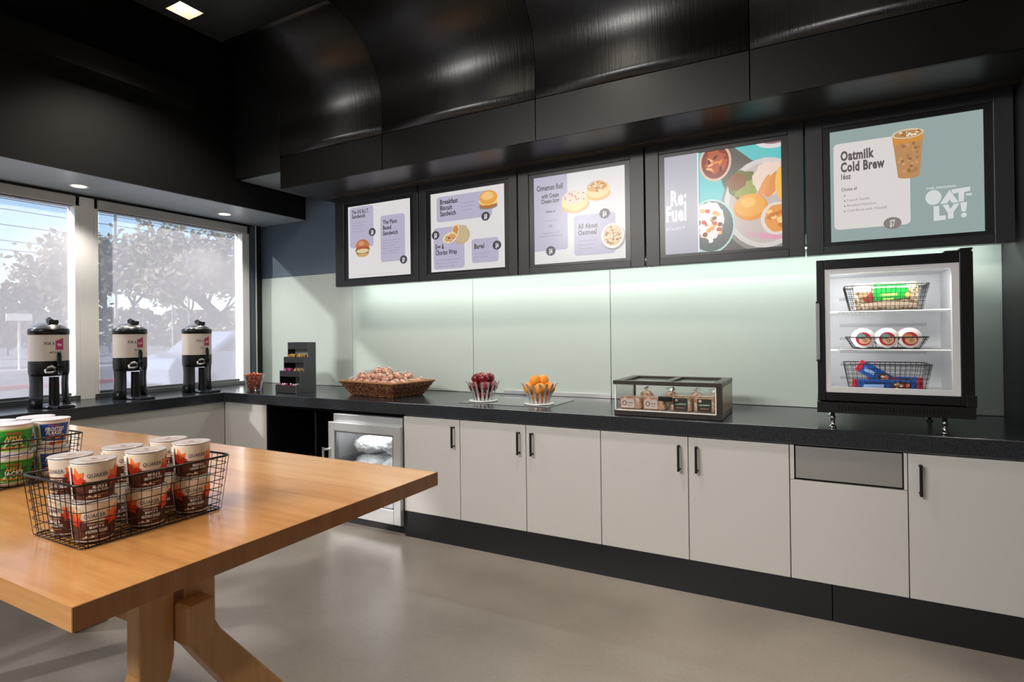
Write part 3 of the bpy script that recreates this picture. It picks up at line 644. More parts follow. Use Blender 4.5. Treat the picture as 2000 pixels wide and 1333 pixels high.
# ------------------------------------------------------------------ paper cups
def cyl(r0,r1,h,az=0):
    def f(u,v,L):
        r=r0+(r1-r0)*v/h+.00025+.00012*L; a=az+u/((r0+r1)/2); return (r*math.cos(a),r*math.sin(a),v)
    return f
foilM=mat('foil_lid','#c9bdb6',.3,metal=.35)
creamP=mat('print_cream','#e6d6c0',.4); brownP=mat('print_brown','#5a3026',.4); redP=mat('print_leaf_red','#d8402c',.4); orP=mat('print_leaf_orange','#ec7a3c',.4); navP=mat('print_navy','#2c3a55',.4); whP=mat('print_white','#ece8e4',.45); tanP=mat('print_tan','#b58a68',.45)
def oat_cup():
    t=thing('oatmeal_cup','x','cup'); r0,r1,h=.0385,.0455,.090; m=MB()
    rad=lambda z: r0+(r1-r0)*z/h
    pr=[(0,.003),(r0-.002,.003),(r0,0),(rad(.004),.004),(rad(.047),.047),(rad(.0485),.0485),(rad(.086),.086),(r1,h)]
    m.lathe(pr,[whP,whP,whP,brownP,creamP,creamP,whP],seg=40)
    A=Art(m,cyl(r0,r1,h),None,.007)
    for s0 in (-1,1):   # a red leaf at either side of the label
        c=s0*.040
        for k,(an,L_,cM) in enumerate(((80,.030,orP),(35,.024,redP),(130,.024,orP),(-8,.020,redP),(185,.020,redP),(-50,.016,redP),(235,.020,redP))):
            a=R(an if s0>0 else 180-an); wd=.0075
            dx,dz=math.cos(a),math.sin(a); px,pz=-dz,dx; cx,cz=c,.052
            A.poly([(cx,cz),(cx+dx*L_*.45+px*wd,cz+dz*L_*.45+pz*wd),(cx+dx*L_,cz+dz*L_),(cx+dx*L_*.45-px*wd,cz+dz*L_*.45-pz*wd)],cM)
    A.text('QUAKER',0.002,.057,.0095,navP,w=.040,bold=.01,align='c')
    A.text('INSTANT OATMEAL',0.004,.0405,.0035,creamP,w=.032,bold=.02,align='c')
    A.text('MAPLE &',0.006,.031,.0075,whP,w=.028,bold=.03,align='c'); A.text('BROWN SUGAR',0.006,.0215,.0075,whP,w=.042,bold=.03,align='c')
    A.poly([(-.006,.0150),(.022,.0150),(.022,.0168),(-.006,.0168)],tanP)
    for k in range(5): A.ell(-.020+.006*k,.011+.002*(k%2),.0035,.003,[tanP,creamP][k%2],n=8)
    # vertical white seam with facts panel at the back
    A.poly([(-.080,.006),(-.055,.006),(-.055,.084),(-.080,.084)],whP)
    for k in range(9): A.poly([(-.077,.012+.007*k),(-.059,.012+.007*k),(-.059,.0145+.007*k),(-.077,.0145+.007*k)],mat('print_grey','#7d7672',.5))
    m.build('cup_body',parent=t)
    l_=MB(); l_.lathe([(r1-.002,h+.0005),(r1+.0015,h+.0008),(r1+.0015,h+.0025),(r1-.003,h+.003),(.02,h+.0022),(0,h+.0022)],foilM,seg=40)
    B=Art(l_,lambda u,v,L:(u,v,h+.0028+.0001*L)); B.ell(0,0,.026,.026,mat('lid_print','#b9a59b',.4)); B.ell(0,0,.012,.006,mat('print_grey'))
    l_.build('foil_lid',parent=t); return t
oc=oat_cup(); cx_=[3.435,3.328]; cy_=[-3.148,-3.028,-2.908]
col_n=['nearest','middle','farthest']; first=True
for zi in (0,1):
    for yi,y in enumerate(cy_):
        for xi,x in enumerate(cx_):
            lab='red leaf oatmeal cup, %s layer of the %s stack in the basket, %s row'%(['lower','upper'][zi],['nearest','middle','farthest'][yi],['front','back'][xi])
            az=R([[-24,-20,-24],[-78,-20,-60]][xi][yi]+(6 if zi else -3)); loc=(x,y,TT+.006+zi*.0935)
            if first: oc.location=loc; oc.rotation_euler=(0,0,az); oc['label']=lab; oc['group']='oatmeal cups in the wire basket'; first=False
            else: dup(oc,loc,az,lab)
def cereal_cup(kind):
    t=thing('cereal_cup','x','cup'); r0,r1,h=.041,.0525,.098; m=MB(); rad=lambda z: r0+(r1-r0)*z/h
    blP=mat('print_blue','#1d4aa0',.35); grP=mat('print_green','#2f9a35',.35); dgP=mat('print_dark_green','#1c6a28',.35)
    base=whP if kind=='blue' else grP
    m.lathe([(0,.003),(r0-.002,.003),(r0,0),(rad(.012),.012),(rad(.083),.083),(r1,h-.003)],[whP,whP,whP if kind=='blue' else whP,base,whP],seg=44)
    A=Art(m,cyl(r0,r1,h),None,.007)
    if kind=='blue':
        A.poly([(-.030,.010),(.046,.010),(.050,.084),(-.032,.084)],blP)
        A.text("Kellogg's",.006,.075,.007,mat('print_pink','#d8566a',.4),w=.028,align='c',bold=.01)
        A.text('FROSTED',.006,.060,.012,whP,w=.05,align='c',bold=.04,slant=.25); A.text('FLAKES',.004,.047,.012,whP,w=.042,align='c',bold=.04,slant=.25)
        for k in range(7): A.ell(-.015+.009*k,.035+.003*(k%3),.006,.004,mat('print_flake','#d98a3c',.4),n=9,rot=k)
        A.poly([(-.030,.010),(.046,.010),(.046,.022),(-.030,.028)],whP); A.ell(.0,.016,.01,.006,mat('print_berry','#c23a34',.4)); A.ell(.022,.017,.014,.006,mat('print_flake'))
        for k in range(12): A.poly([(-.048,.014+.0055*k),(-.037,.014+.0055*k),(-.037,.017+.0055*k),(-.048,.017+.0055*k)],mat('print_facts','#8f8a84',.5))
    else:
        A.poly([(-.060,.078),(.06,.078),(.06,.083),(-.06,.083)],mat('print_lime','#a7d26a',.4)); A.poly([(-.060,.011),(.06,.011),(.06,.016),(-.06,.016)],mat('print_lime'))
        A.text("Kellogg's",.0,.066,.009,mat('print_redorange','#d4563c',.4),w=.036,align='c',bold=.02)
        A.ell(0,.046,.036,.019,dgP); A.text('APPLE',.0,.049,.012,mat('print_orange','#e0b05c',.4),w=.040,align='c',bold=.05); A.text('JACKS',.0,.034,.014,whP,w=.048,align='c',bold=.05)
        for k in range(9): A.ell(-.032+.008*k,.023+.003*(k%2),.0045,.0045,[mat('print_redorange'),mat('print_lime')][k%2],n=10)
    m.build('cup_body',parent=t)
    MB().lathe([(r1-.004,h-.004),(r1+.0005,h-.004),(r1+.002,h-.002),(r1+.001,h),(r1-.004,h),(.02,h-.001),(0,h-.001)],mat('white_lid','#e3e1e8',.35),seg=44).build('lid',parent=t); return t
bc=cereal_cup('blue'); gc=cereal_cup('green'); g_='cereal cups in the rear wire basket'
bc.location=(2.612,-2.89,TT+.006); bc.rotation_euler=(0,0,R(-20)); bc['label']='blue cereal cup, lower one of the front stack in the rear basket'; bc['group']=g_
dup(bc,(2.612,-2.89,TT+.106),R(-20),'blue cereal cup, upper one of the front stack in the rear basket')
dup(bc,(2.502,-2.89,TT+.006),R(-60),'blue cereal cup, lower one of the back stack in the rear basket'); dup(bc,(2.502,-2.89,TT+.106),R(-60),'blue cereal cup, upper one of the back stack, mostly its white lid showing')
gc.location=(2.625,-3.003,TT+.006); gc.rotation_euler=(0,0,R(-18)); gc['label']='green cereal cup, lower one of the stack at the left picture edge'; gc['group']=g_
dup(gc,(2.625,-3.003,TT+.106),R(-18),'green cereal cup, upper one of the stack at the left picture edge')
dup(gc,(2.512,-3.003,TT+.006),R(-50),'green cereal cup, lower one hidden behind the green stack'); dup(gc,(2.512,-3.003,TT+.106),R(-50),'green cereal cup, upper one behind the green stack, only its lid showing')

# ------------------------------------------------------------------ coffee dispensers
tanM=mat('dispenser_label','#cfc5bd',.4); magM=mat('print_magenta','#b02c62',.4); dkP=mat('print_dark','#3c3a3c',.5)
def dispenser(label,loc,flag,sub,rz):
    t=thing('coffee_dispenser',label,'drink dispenser',loc,rz,'insulated dispensers by the window'); r=.112
    m=MB(); m.lathe([(r,.315),(r,.495)],tanM,seg=48)
    A=Art(m,cyl(r,r,1),None,.012)
    A.text('FOR A',-.012,.425,.020,dkP,w=.055,align='r',bold=.02)
    A.poly([(-.008,.392),(.040,.392),(.040,.472),(-.008,.452)],magM); A.text(flag,.016,.417,.016,whP,w=.030,align='c',bold=.02)
    A.text(sub,-.005,.368,.013,dkP,w=.07 if len(sub)>6 else .045,align='c',bold=.01)
    m.build('label_wrap',parent=t)
    MB().lathe([(0,.30),(r-.003,.30),(r-.003,.314),(r-.004,.50),(0,.50)],steelM,seg=40).build('tank',parent=t)
    MB().lathe([(r-.004,.495),(r+.003,.497),(r+.003,.530),(r-.004,.538),(r-.012,.538),(r-.012,.495)],blackplM,seg=48).build('collar',parent=t)
    MB().lathe([(r-.008,.536),(r-.012,.548),(.06,.575),(.025,.583),(0,.583)],mat('lid_steel','#b9babb',.22,metal=.85),seg=48).build('lid',parent=t)
    k=MB(); k.box(.03,.075,-.028,.028,.570,.596,blackplM).tube([(-.03,0,.578),(-.02,0,.600),(.01,0,.607),(.045,0,.592)],[.006,.009,.011,.010],blackplM,8); k.build('lid_handle',parent=t,bev=.003)
    # black stand: shell band on two flared legs with open windows
    s_=MB(); s_.lathe([(r+.001,.316),(r+.001,.24),(r-.004,.215),(r-.012,.215),(r-.010,.316)],blackplM,seg=48)
    for a0,a1 in ((R(42),R(112)),(R(-112),R(-42))):
        s_.lathe([(r-.004,.216),(r-.007,.16),(r-.004,.07),(r+.006,.0),(r-.006,.0),(r-.016,.07),(r-.018,.16),(r-.015,.216)],blackplM,seg=14,a0=a0,a1=a1)
        for a in (a0,a1):
            P=[(r-.004,.216),(r-.007,.16),(r-.004,.07),(r+.006,.0),(r-.006,.0),(r-.016,.07),(r-.018,.16),(r-.015,.216)]
            s_.add([(q*math.cos(a),q*math.sin(a),z) for q,z in P],[(0,1,6,7),(1,2,5,6),(2,3,4,5)],blackplM)
    s_.lathe([(r-.012,.316),(0,.316)],blackplM,seg=30).lathe([(r-.012,.215),(0,.205)],blackplM,seg=30)
    s_.lathe([(0,0),(r+.004,0),(r+.004,.012),(r-.012,.016),(0,.016)],blackplM,seg=48)
    s_.lathe([(.030,.014),(.028,.205)],blackplM,(.068,0,0),seg=20); s_.build('stand',parent=t)
    f=MB(); f.tube([(r-.01,0,.27),(r+.045,0,.27)],.013,blackplM,10).tube([(r+.04,0,.285),(r+.04,0,.215)],[.014,.011],blackplM,10); fo=f.build('faucet',parent=t)
    MB().tube([(r+.032,0,.275),(r+.034,0,.30),(r+.030,0,.345),(r+.027,0,.372)],[.008,.012,.015,.010],blackplM,10).build('faucet_lever',parent=fo)
    MB().tube([(r-.012,-.062,.258),(r+.002,-.052,.272),(r+.014,-.035,.280),(r+.018,-.018,.268),(r+.018,-.018,.245),(r+.012,-.04,.238),(r-.008,-.062,.240)],.0085,satinM,8,True).build('chrome_guard',parent=t)
    MB().tube([(r+.010,.03,.22),(r+.012,.03,.45)],.005,blackplM,8).build('sight_gauge',parent=t) if False else None
    d=MB().box(r-.02,r+.125,-.055,.055,0,.012,blackplM).box(r-.02,r+.12,-.05,.05,.012,.018,blackplM); do=d.build('drip_tray',parent=t,bev=.003)
    MB().box(r-.015,r+.04,-.075,-.056,.004,.014,chromeM).build('tray_clip',parent=do,bev=.002)
    return t
dispenser('black and tan HOT WATER dispenser, nearest, in front of the left window',(.27,-1.925,.911),'TEA','HOT WATER',0)
dispenser('black and tan DECAF coffee dispenser, middle of the three by the window',(.245,-1.385,.911),'CUP','DECAF',0)
dispenser('black and tan coffee dispenser nearest the window corner, rightmost of the three',(.245,-.845,.911),'CUP','REGULAR',0)

# ------------------------------------------------------------------ bucket of orange sweets
cc=(.655,-.60,.9105)
t=thing('clear_cup','clear plastic tub of orange sweets on the worktop corner by the window','tub',cc)
MB().lathe([(0,0),(.058,0),(.082,.135),(.086,.138),(.086,.141),(.079,.137),(.056,.004),(0,.004)],MATS['clear_pane'],seg=36).build('tub_wall',parent=t)
sw=[mat('sweet_orange','#d9581a',.25,coat=.5),mat('sweet_amber','#e8953a',.25,coat=.5),mat('sweet_red','#b53a1c',.25,coat=.5)]
protos={}; rr=random.Random(3); n_s=0
for lev in range(6):
    z=.016+lev*.0235; R_=.040+.0195*lev*.235/.235*.19+.0; R_=.041+.0035*lev
    for ring,(q,cnt) in enumerate(((R_,11+lev//2),(R_*.5,5),(0,1))):
        for k in range(cnt):
            a=6.283*k/max(cnt,1)+lev*.5+ring; mi=rr.randrange(3); ps=(cc[0]+q*math.cos(a),cc[1]+q*math.sin(a),cc[2]+z+rr.uniform(-.002,.002)+(.008*(ring) if lev==5 else 0))
            if lev<5 and ring>0: continue
            if mi not in protos:
                protos[mi]=tag(MB().blob((0,0,0),(.012,.0105,.0105),sw[mi],10,7,.05).build('wrapped_sweet'),['orange','amber','dark red'][mi]+' wrapped sweet in the clear plastic tub','sweet','wrapped sweets in the clear tub'); protos[mi].location=ps
            else:
                o=protos[mi].copy(); COL.objects.link(o); o.location=ps; o.rotation_euler=(rr.random()*6,rr.random()*6,rr.random()*6)

# ------------------------------------------------------------------ stepped condiment organiser
OX,OY,OZ=1.13,-.665,.911
t=thing('condiment_organizer','black four-step condiment organiser stand with open trays on the worktop','condiment holder',(OX,OY,OZ))
orgM=mat('organiser_black','#1b1c1e',.45); sideM2=mat('organiser_side','#4c4e50',.4)
pf=[(0,0),(0,.068),(.042,.068),(.042,.145),(.042,.178),(.084,.178),(.084,.262),(.084,.292),(.126,.292),(.126,.412),(.205,.412),(.205,0)]
for x0 in (-.122,.117):
    m=MB(); m.prism([(y,z) for y,z in pf],'x',x0,x0+.005,sideM2 if x0>0 else orgM); m.build('side_panel',parent=t)
for k,(y,z,hh) in enumerate(((0,.0,.066),(.042,.128,.052),(.084,.240,.052))):
    m=MB().box(-.117,.117,y,y+.004,z,z+hh,orgM).box(-.117,.117,y,.2,z,z+.004,orgM); m.build('tray',parent=t)
MB().box(-.117,.117,.126,.130,.355,.412,orgM).box(-.117,.117,.126,.205,.408,.412,orgM).build('top_tray',parent=t); MB().box(-.117,.117,.2,.204,0,.41,mat('organiser_back','#a9b0ac',.4)).build('back_panel',parent=t)
pk={'w':('#e6dcdc','white sugar sachet'),'p':('#c85f92','pink sweetener sachet'),'y':('#d8b45c','yellow sweetener sachet'),'t':('#b89468','brown sugar sachet')}
pp={}
rr=random.Random(5)
def sachet(k,loc,rot,where,grp):
    c,nm=pk[k]; key=(k,where)
    if key in pp: o=pp[key].copy(); COL.objects.link(o)
    else:
        m=MB(); m.box(-.016,.016,-.003,.003,-.026,.026,mat('sachet_'+k,c,.5)).box(-.010,.010,-.0036,-.003,-.012,.012,mat('sachet_print_'+k,['#8e8a8c','#7c2e58','#8d6a20','#6d4a2c']['wpyt'.index(k)],.5))
        o=m.build('sugar_sachet',bev=.0012); tag(o,nm+' '+where,'sachet',grp); pp[key]=o
    o.location=loc; o.rotation_euler=rot
for k in range(9):
    x=OX-.095+.023*k
    if abs(x-OX)<.012: continue
    sachet('w' if k%3 else 'p',(x,OY+.03+.004*(k%3),OZ+.050),(R(rr.uniform(-16,16)),R(rr.uniform(-30,30)),R(90+rr.uniform(-25,25))),'in the bottom tray of the organiser','sachets in the bottom tray')
    sachet('p' if k<4 else 't',(x,OY+.075+.004*(k%3),OZ+.172),(R(rr.uniform(-14,14)),R(rr.uniform(-25,25)),R(90+rr.uniform(-25,25))),'in the middle tray of the organiser','sachets in the middle tray')
    sachet('y' if k%4 else 't',(x,OY+.118+.004*(k%3),OZ+.288),(R(rr.uniform(-14,14)),R(rr.uniform(-25,25)),R(90+rr.uniform(-25,25))),'in the third tray of the organiser','sachets in the third tray')

# ------------------------------------------------------------------ wicker basket with wrapped muffins
BX,BY,BZ,BR=1.985,-.43,.911,R(-9)
wickM=mat('wicker','#6e3f26',.6); n_,l_,p_=nodes(wickM); mp=texmap(wickM,(1,1,1)); q=noise(wickM,mp,70,3); rp=ramp(wickM,q.outputs[0],[(.35,'#2c160d'),(.5,'#6b3c22'),(.7,'#a8754f')]); l_.new(rp.outputs[0],p_.inputs['Base Color'])
t=thing('wicker_basket','brown woven wicker basket heaped with wrapped muffins on the worktop','basket',(BX,BY,BZ),BR)
def brect(f): return (.235+.075*f,.150+.055*f)
m=MB(); NR=9; seg=[]
def pring(f,N=84):
    a,b=brect(f); P=[]
    per=4*(a+b)
    for i in range(N):
        s_=per*i/N
        if s_<2*a: P.append((-a+s_,-b))
        elif s_<2*a+2*b: P.append((a,-b+s_-2*a))
        elif s_<4*a+2*b: P.append((a-(s_-2*a-2*b),b))
        else: P.append((-a,b-(s_-4*a-2*b)))
    return P
for k in range(NR):
    f=k/(NR-1); P=pring(f); out=[]
    for i,(x,y) in enumerate(P):
        w_=.004*math.cos(PI*i+PI*k) ; L_=math.hypot(x,y); out.append((x+x/L_*w_,y+y/L_*w_,.006+.100*f))
    m.tube(out,.0062,wickM,6,True)
m.box(-.232,.232,-.147,.147,.0,.006,wickM); m.build('woven_side',parent=t)
m=MB(); P0=pring(0,42); P1=pring(1,42)
for a,b in zip(P0,P1): m.tube([(a[0],a[1],.0),(b[0],b[1],.108)],.0045,wickM,5)
m.build('stakes',parent=t)
rim=[(x*1.01,y*1.01,.110) for x,y in pring(1,84)]; MB().tube(rim,.0085,mat('wicker_rim','#9a6b45',.6),7,True).build('rim',parent=t)
mufM=mat('muffin_crumb','#b5795a',.5,coat=.7); n_,l_,p_=nodes(mufM); mp=texmap(mufM,(1,1,1)); q=noise(mufM,mp,45,3,.7); rp=ramp(mufM,q.outputs[0],[(.33,'#6e3d33'),(.45,'#b87a60'),(.62,'#dcb296'),(.75,'#f2e4de')]); l_.new(rp.outputs[0],p_.inputs['Base Color']); bump(mufM,q.outputs[0],.6,.01)
mt=thing('wrapped_muffin','brown muffin wrapped in clear film, heaped in the wicker basket','muffin',(0,0,0),0,'wrapped muffins in the wicker basket')
rz_=random.Random(11)
m=MB().blob((0,0,0),(.046,.046,.033),mufM,18,12,.08,rnd=rz_); m.build('muffin',parent=mt)
m=MB()
for k in range(4):
    a=k*1.6; m.add([(0,0,.030),(.026*math.cos(a),.026*math.sin(a),.040),(.012*math.cos(a+.5),.012*math.sin(a+.5),.048),(.026*math.cos(a+.9),.026*math.sin(a+.9),.038)],[(0,1,2,3)],mat('cling_film','#e9ded8',.25,spec=.8,alpha=.55))
m.build('film_twist',parent=mt)
spots=[]
for (nx_,ny_,z,jx) in ((4,3,.042,0),(6,4,.100,.0),(4,3,.142,-.02),(2,1,.180,-.03)):
    for i in range(nx_):
        for j in range(ny_):
            spots.append(((i-(nx_-1)/2)*.098+jx,(j-(ny_-1)/2)*(.092 if ny_<4 else .088),z))
for i,(x,y,z) in enumerate(spots):
    x+=rz_.uniform(-.006,.006); y+=rz_.uniform(-.006,.006)
    ps=(BX+x*math.cos(BR)-y*math.sin(BR),BY+x*math.sin(BR)+y*math.cos(BR),BZ+z-.002); rt=(rz_.uniform(-.5,.5),rz_.uniform(-.5,.5),rz_.uniform(0,6))
    if i==0: mt.location=ps; mt.rotation_euler=rt
    else: dup(mt,ps,rt)

# ------------------------------------------------------------------ fruit bowls
def fruit_bowl(label,c):
    t=thing('fruit_bowl',label,'fruit bowl',c,0,'slatted steel fruit bowls')
    MB().lathe([(0,.004),(.088,.004),(.098,0),(.102,.004),(.098,.009),(.088,.011),(0,.009)],mat('bowl_base','#dcdcda',.25,metal=.4),seg=44).build('base_plate',parent=t)
    for k in range(16):
        a=6.2832*k/16+.1; ca,sa=math.cos(a),math.sin(a); w_=.0075; m=MB()
        P=[(.064,.009),(.080,.055),(.100,.105),(.119,.138)]
        vs=[];
        for q,z in P:
            for dq,dw in ((0,-w_),(0,w_),(.003,w_),(.003,-w_)): vs.append(((q+dq)*ca-dw*sa,(q+dq)*sa+dw*ca,z))
        fs=[]
        for i in range(3):
            for j in range(4): fs.append((i*4+j,i*4+(j+1)%4,i*4+4+(j+1)%4,i*4+4+j))
        fs+=[(3,2,1,0),(12,13,14,15)]
        m.add(vs,fs,satinM); m.build('slat',parent=t)
    return t
appM=mat('apple_skin','#7a1622',.22,coat=.5); n_,l_,p_=nodes(appM); mp=texmap(appM,(1,1,.35)); q=noise(appM,mp,28,4,.6); rp=ramp(appM,q.outputs[0],[(.35,'#4f0a16'),(.55,'#7f1824'),(.78,'#c05a52')]); l_.new(rp.outputs[0],p_.inputs['Base Color'])
orgM_=mat('orange_peel','#e8912a',.4); n_,l_,p_=nodes(orgM_); mp=texmap(orgM_,(1,1,1)); q=noise(orgM_,mp,160,2); bump(orgM_,q.outputs[0],.25,.003)
def apple(nm,M,r,st):
    t=thing(nm,'x',nm); m=MB(); pr=[]
    for i in range(15):
        th=PI*i/14; q=r*math.sin(th)*(1+.06*math.cos(th)) if nm=='apple' else r*math.sin(th); z=r*.93*math.cos(th)-(.012*r/.035*math.exp(-(q/(r*.3))**2) if nm=='apple' and th<1.5 else 0)
        pr.append((q,z))
    m.lathe(pr,M,seg=24); m.build('skin',parent=t)
    MB().tube([(0,0,r*.6),(.002,0,r*.95 if nm=='apple' else r*.95)],.0015 if nm=='apple' else .003,mat(st[0],st[1],.7),5).build('stem',parent=t); return t
def heap(c,proto,r,lab,grp,seed,levels):
    rd=random.Random(seed); f=True; 
    for q,z,n,ph in levels:
        for k in range(n):
            a=ph+6.2832*k/n; ps=(c[0]+q*math.cos(a),c[1]+q*math.sin(a),c[2]+z); rt=(rd.uniform(-1.2,1.2),rd.uniform(-1.2,1.2),rd.uniform(0,6))
            if f: proto.location=ps; proto.rotation_euler=rt; proto['label']=lab; proto['group']=grp; f=False
            else: dup(proto,ps,rt)
c1=(2.905,-.50,.9135); c2=(3.335,-.50,.9135)
fruit_bowl('slatted steel fruit bowl filled with dark red apples',c1); fruit_bowl('slatted steel fruit bowl filled with oranges',c2)
heap(c1,apple('apple',appM,.038,('apple_stem','#4a3320')),.031,'small dark red apple heaped in the left slatted steel bowl','red apples in the steel bowl',1,[(.030,.049,2,0),(.066,.106,5,.4),(.0,.112,1,0),(.044,.158,4,.7)])
heap(c2,apple('orange',orgM_,.039,('orange_navel','#6f7a30')),.036,'orange heaped in the right slatted steel bowl','oranges in the steel bowl',2,[(.028,.050,2,.3),(.068,.106,5,.2),(.028,.152,2,.75)])

# ------------------------------------------------------------------ display case
DX,DY,DZ=4.217,-.76,.911
t=thing('display_case','low countertop display case with glass front and dark bronze frame','display case',(DX,DY,DZ))
dfM=mat('case_frame','#3f3a36',.35,metal=.6); W=.288; Dp=.40; H=.195
m=MB(); m.box(-W,W,0,Dp,0,.028,dfM).box(-W,W,0,Dp,-.0,.004,dfM)
m.box(W-.026,W,0,.026,.028,H,dfM).box(W-.014,W,Dp-.02,Dp,.028,H,dfM).box(-W,-W+.01,Dp-.02,Dp,.028,H,dfM); m.build('base_frame',parent=t,bev=.0015)
m=MB()
for a,b_,c_,d_ in ((-W-.004,W+.002,-.006,.030),(-W-.004,W+.002,Dp-.045,Dp),(-W-.004,-W+.045,.03,Dp-.045),(W-.045,W+.002,.03,Dp-.045),(-.02,.02,.03,Dp-.045)): m.box(a,b_,c_,d_,H-.022,H,dfM)
tf=m.build('top_frame',parent=t,bev=.0015)
MB().box(-W+.045,W-.045,.03,Dp-.045,H-.010,H-.007,paneM).build('top_glass',parent=tf)
MB().box(-W+.006,W-.028,.006,.010,.030,H-.022,paneM).build('front_glass',parent=t); MB().box(-W+.002,-W+.006,.008,Dp-.02,.030,H-.022,paneM).build('end_glass',parent=t)
MB().box(-W+.006,W-.028,.0045,.0125,.028,.032,whiteM).box(-W+.004,-W+.009,.0045,.0125,.03,H-.022,whiteM).box(W-.032,W-.027,.0045,.0125,.03,H-.022,whiteM).build('glass_edge',parent=t)
MB().box(-.037,.037,-.012,.008,.090,.116,blackplM).build('door_pull',parent=t,bev=.003)
MB().box(W-.008,W+.001,.03,Dp-.022,.030,H-.024,mat('amber_panel','#8f6a38',.3,coat=.4)).build('side_panel',parent=t)
MB().box(-W+.01,W-.014,.02,Dp-.005,.0285,.031,mat('case_liner','#c9c4be',.4)).build('liner',parent=t)
breadM=mat('wrapped_bread','#c79a78',.3,coat=.8); n_,l_,p_=nodes(breadM); mp=texmap(breadM,(1,1,1)); q=noise(breadM,mp,40,4); rp=ramp(breadM,q.outputs[0],[(.35,'#b97f62'),(.55,'#d3a88a'),(.72,'#ecdcd2')]); l_.new(rp.outputs[0],p_.inputs['Base Color']); bump(breadM,q.outputs[0],.4,.01)
for k,(x,lb,kind) in enumerate(((-.209,'wrapped pastry with a cream label, leftmost in the display case','c'),(-.073,'wrapped pastry with a cream label, left of the black door pull','c'),(.070,'wrapped sandwich with a dark green label, second from right in the case','d'),(.197,'wrapped sandwich with a dark green label, rightmost in the case','d'))):
    s_=thing('wrapped_sandwich',lb,'sandwich',(DX+x,DY+.085,DZ+.0315),R([3,-3,2,-2][k]),'wrapped sandwiches in the display case')
    hw=.064 if kind=='c' else .058; hh=.070 if kind=='c' else .085
    m=MB(); m.box(-hw,hw,-.045,.045,0,hh,breadM); m.build('wrapper',parent=s_,bev=.014,bseg=4)
    m=MB(); yy=-.0465
    if kind=='c':
        m.box(-.05,.022,yy-.001,yy,.008,.056,mat('pastry_label','#e2d2c6',.4)); A=Art(m,lambda u,v,L,yy=yy:(u,yy-.001-.0003*L,v)); A.ell(-.032,.034,.013,.014,mat('pastry_stamp','#8a5a68',.4)); A.ell(-.032,.034,.008,.009,mat('pastry_label')); A.poly([(-.014,.034),(.014,.034),(.014,.038),(-.014,.038)],mat('pastry_stamp')); A.poly([(-.014,.020),(.008,.020),(.008,.023),(-.014,.023)],mat('pastry_stamp'))
    else:
        m.box(-.038,.036,yy-.001,yy,.006,.074,mat('sandwich_label','#37322f',.4)); A=Art(m,lambda u,v,L,yy=yy:(u,yy-.001-.0003*L,v)); A.ell(-.022,.062,.008,.008,mat('print_cream')); A.poly([(-.036,.034),(.034,.036),(.034,.05),(-.036,.047)],mat('label_green','#3c6a4a',.4)); A.poly([(-.026,.039),(.024,.040),(.024,.044),(-.026,.043)],mat('print_cream')); A.poly([(-.022,.020),(.022,.020),(.022,.024),(-.022,.024)],mat('print_tan'))
    m.build('label',parent=s_)
for k,x in enumerate((-.16,-.02,.12,.215)):
    s_=thing('wrapped_roll',['wrapped bread roll behind the leftmost pastry in the case','wrapped bread roll behind the black door pull in the case','wrapped bread roll behind the dark labelled sandwiches','wrapped bread roll in the right rear corner of the case'][k],'bread roll',(DX+x,DY+.22,DZ+.0325),0,'wrapped rolls at the back of the display case')
    m=MB().blob((0,0,.045),(.045,.07,.045),breadM,18,10,.05); m.build('roll',parent=s_)
    m=MB()
    for j in range(3): a=j*2.1+k; m.add([(0,0,.085),(.03*math.cos(a),.03*math.sin(a),.105),(.01,.0,.118),(.03*math.cos(a+1),.03*math.sin(a+1),.10)],[(0,1,2,3)],filmM)
    m.build('film_twist',parent=s_)

# ------------------------------------------------------------------ glass door cooler
FX,FY,FZ=5.24,-.77,.911
t=thing('glass_door_cooler','black countertop cooler with glass door and white lit interior on chrome legs','cooler',(FX,FY,FZ))
x0,x1=-.295,.300
c=MB(); zb=.125
c.box(x0+.004,x0+.034,.05,.52,zb,.79,blackplM).box(x1-.034,x1-.004,.05,.52,zb,.79,blackplM).box(x0+.034,x1-.034,.05,.52,.755,.79,blackplM).box(x0+.034,x1-.034,.05,.52,zb,zb+.03,blackplM).box(x0+.034,x1-.034,.49,.52,zb+.03,.755,blackplM)
c.build('cabinet',parent=t,bev=.004)
c=MB(); i0,i1,j0,j1=x0+.035,x1-.035,zb+.031,.754
for q in ((i0,i0+.012,.045,.48,j0,j1),(i1-.012,i1,.045,.48,j0,j1),(i0,i1,.045,.48,j1-.012,j1),(i0,i1,.045,.48,j0,j0+.012),(i0,i1,.47,.48,j0,j1)): c.box(*q,linerM)
c.box(i0+.012,i0+.03,.05,.06,j0,j1,linerM).box(i1-.06,i1-.012,.25,.47,.62,.742,linerM) if False else None
for k in range(7): c.box(i0+.07,i1-.07,.466,.470,.20+.07*k,.215+.07*k,mat('liner_groove','#c3c5c8',.5))
c.build('liner',parent=t,bev=.003)
m=MB().box(x0-.004,x1+.002,-.006,.5,.073,zb-.002,blackM)
for k in range(34): m.box(x0+.085+k*.0125,x0+.089+k*.0125,-.0075,-.005,.086,.112,blackmatM)
m.build('vent_base',parent=t,bev=.002)
for x in (-.235,.197):
    for y in (.03,.44):
        MB().lathe([(0,0),(.017,0),(.017,.006),(.010,.010),(.009,.040),(.013,.044),(.013,.052),(.009,.056),(.009,.0725),(0,.0725)],chromeM,(x,y,0),20).build('leg',parent=t)
d=MB(); dz0,dz1=.130,.798
for q in ((x0,x0+.034,dz0,dz1),(x1-.048,x1,dz0,dz1),(x0+.034,x1-.048,dz1-.045,dz1),(x0+.034,x1-.048,dz0,dz0+.040)): d.box(q[0],q[1],0,.038,q[2],q[3],blackplM)
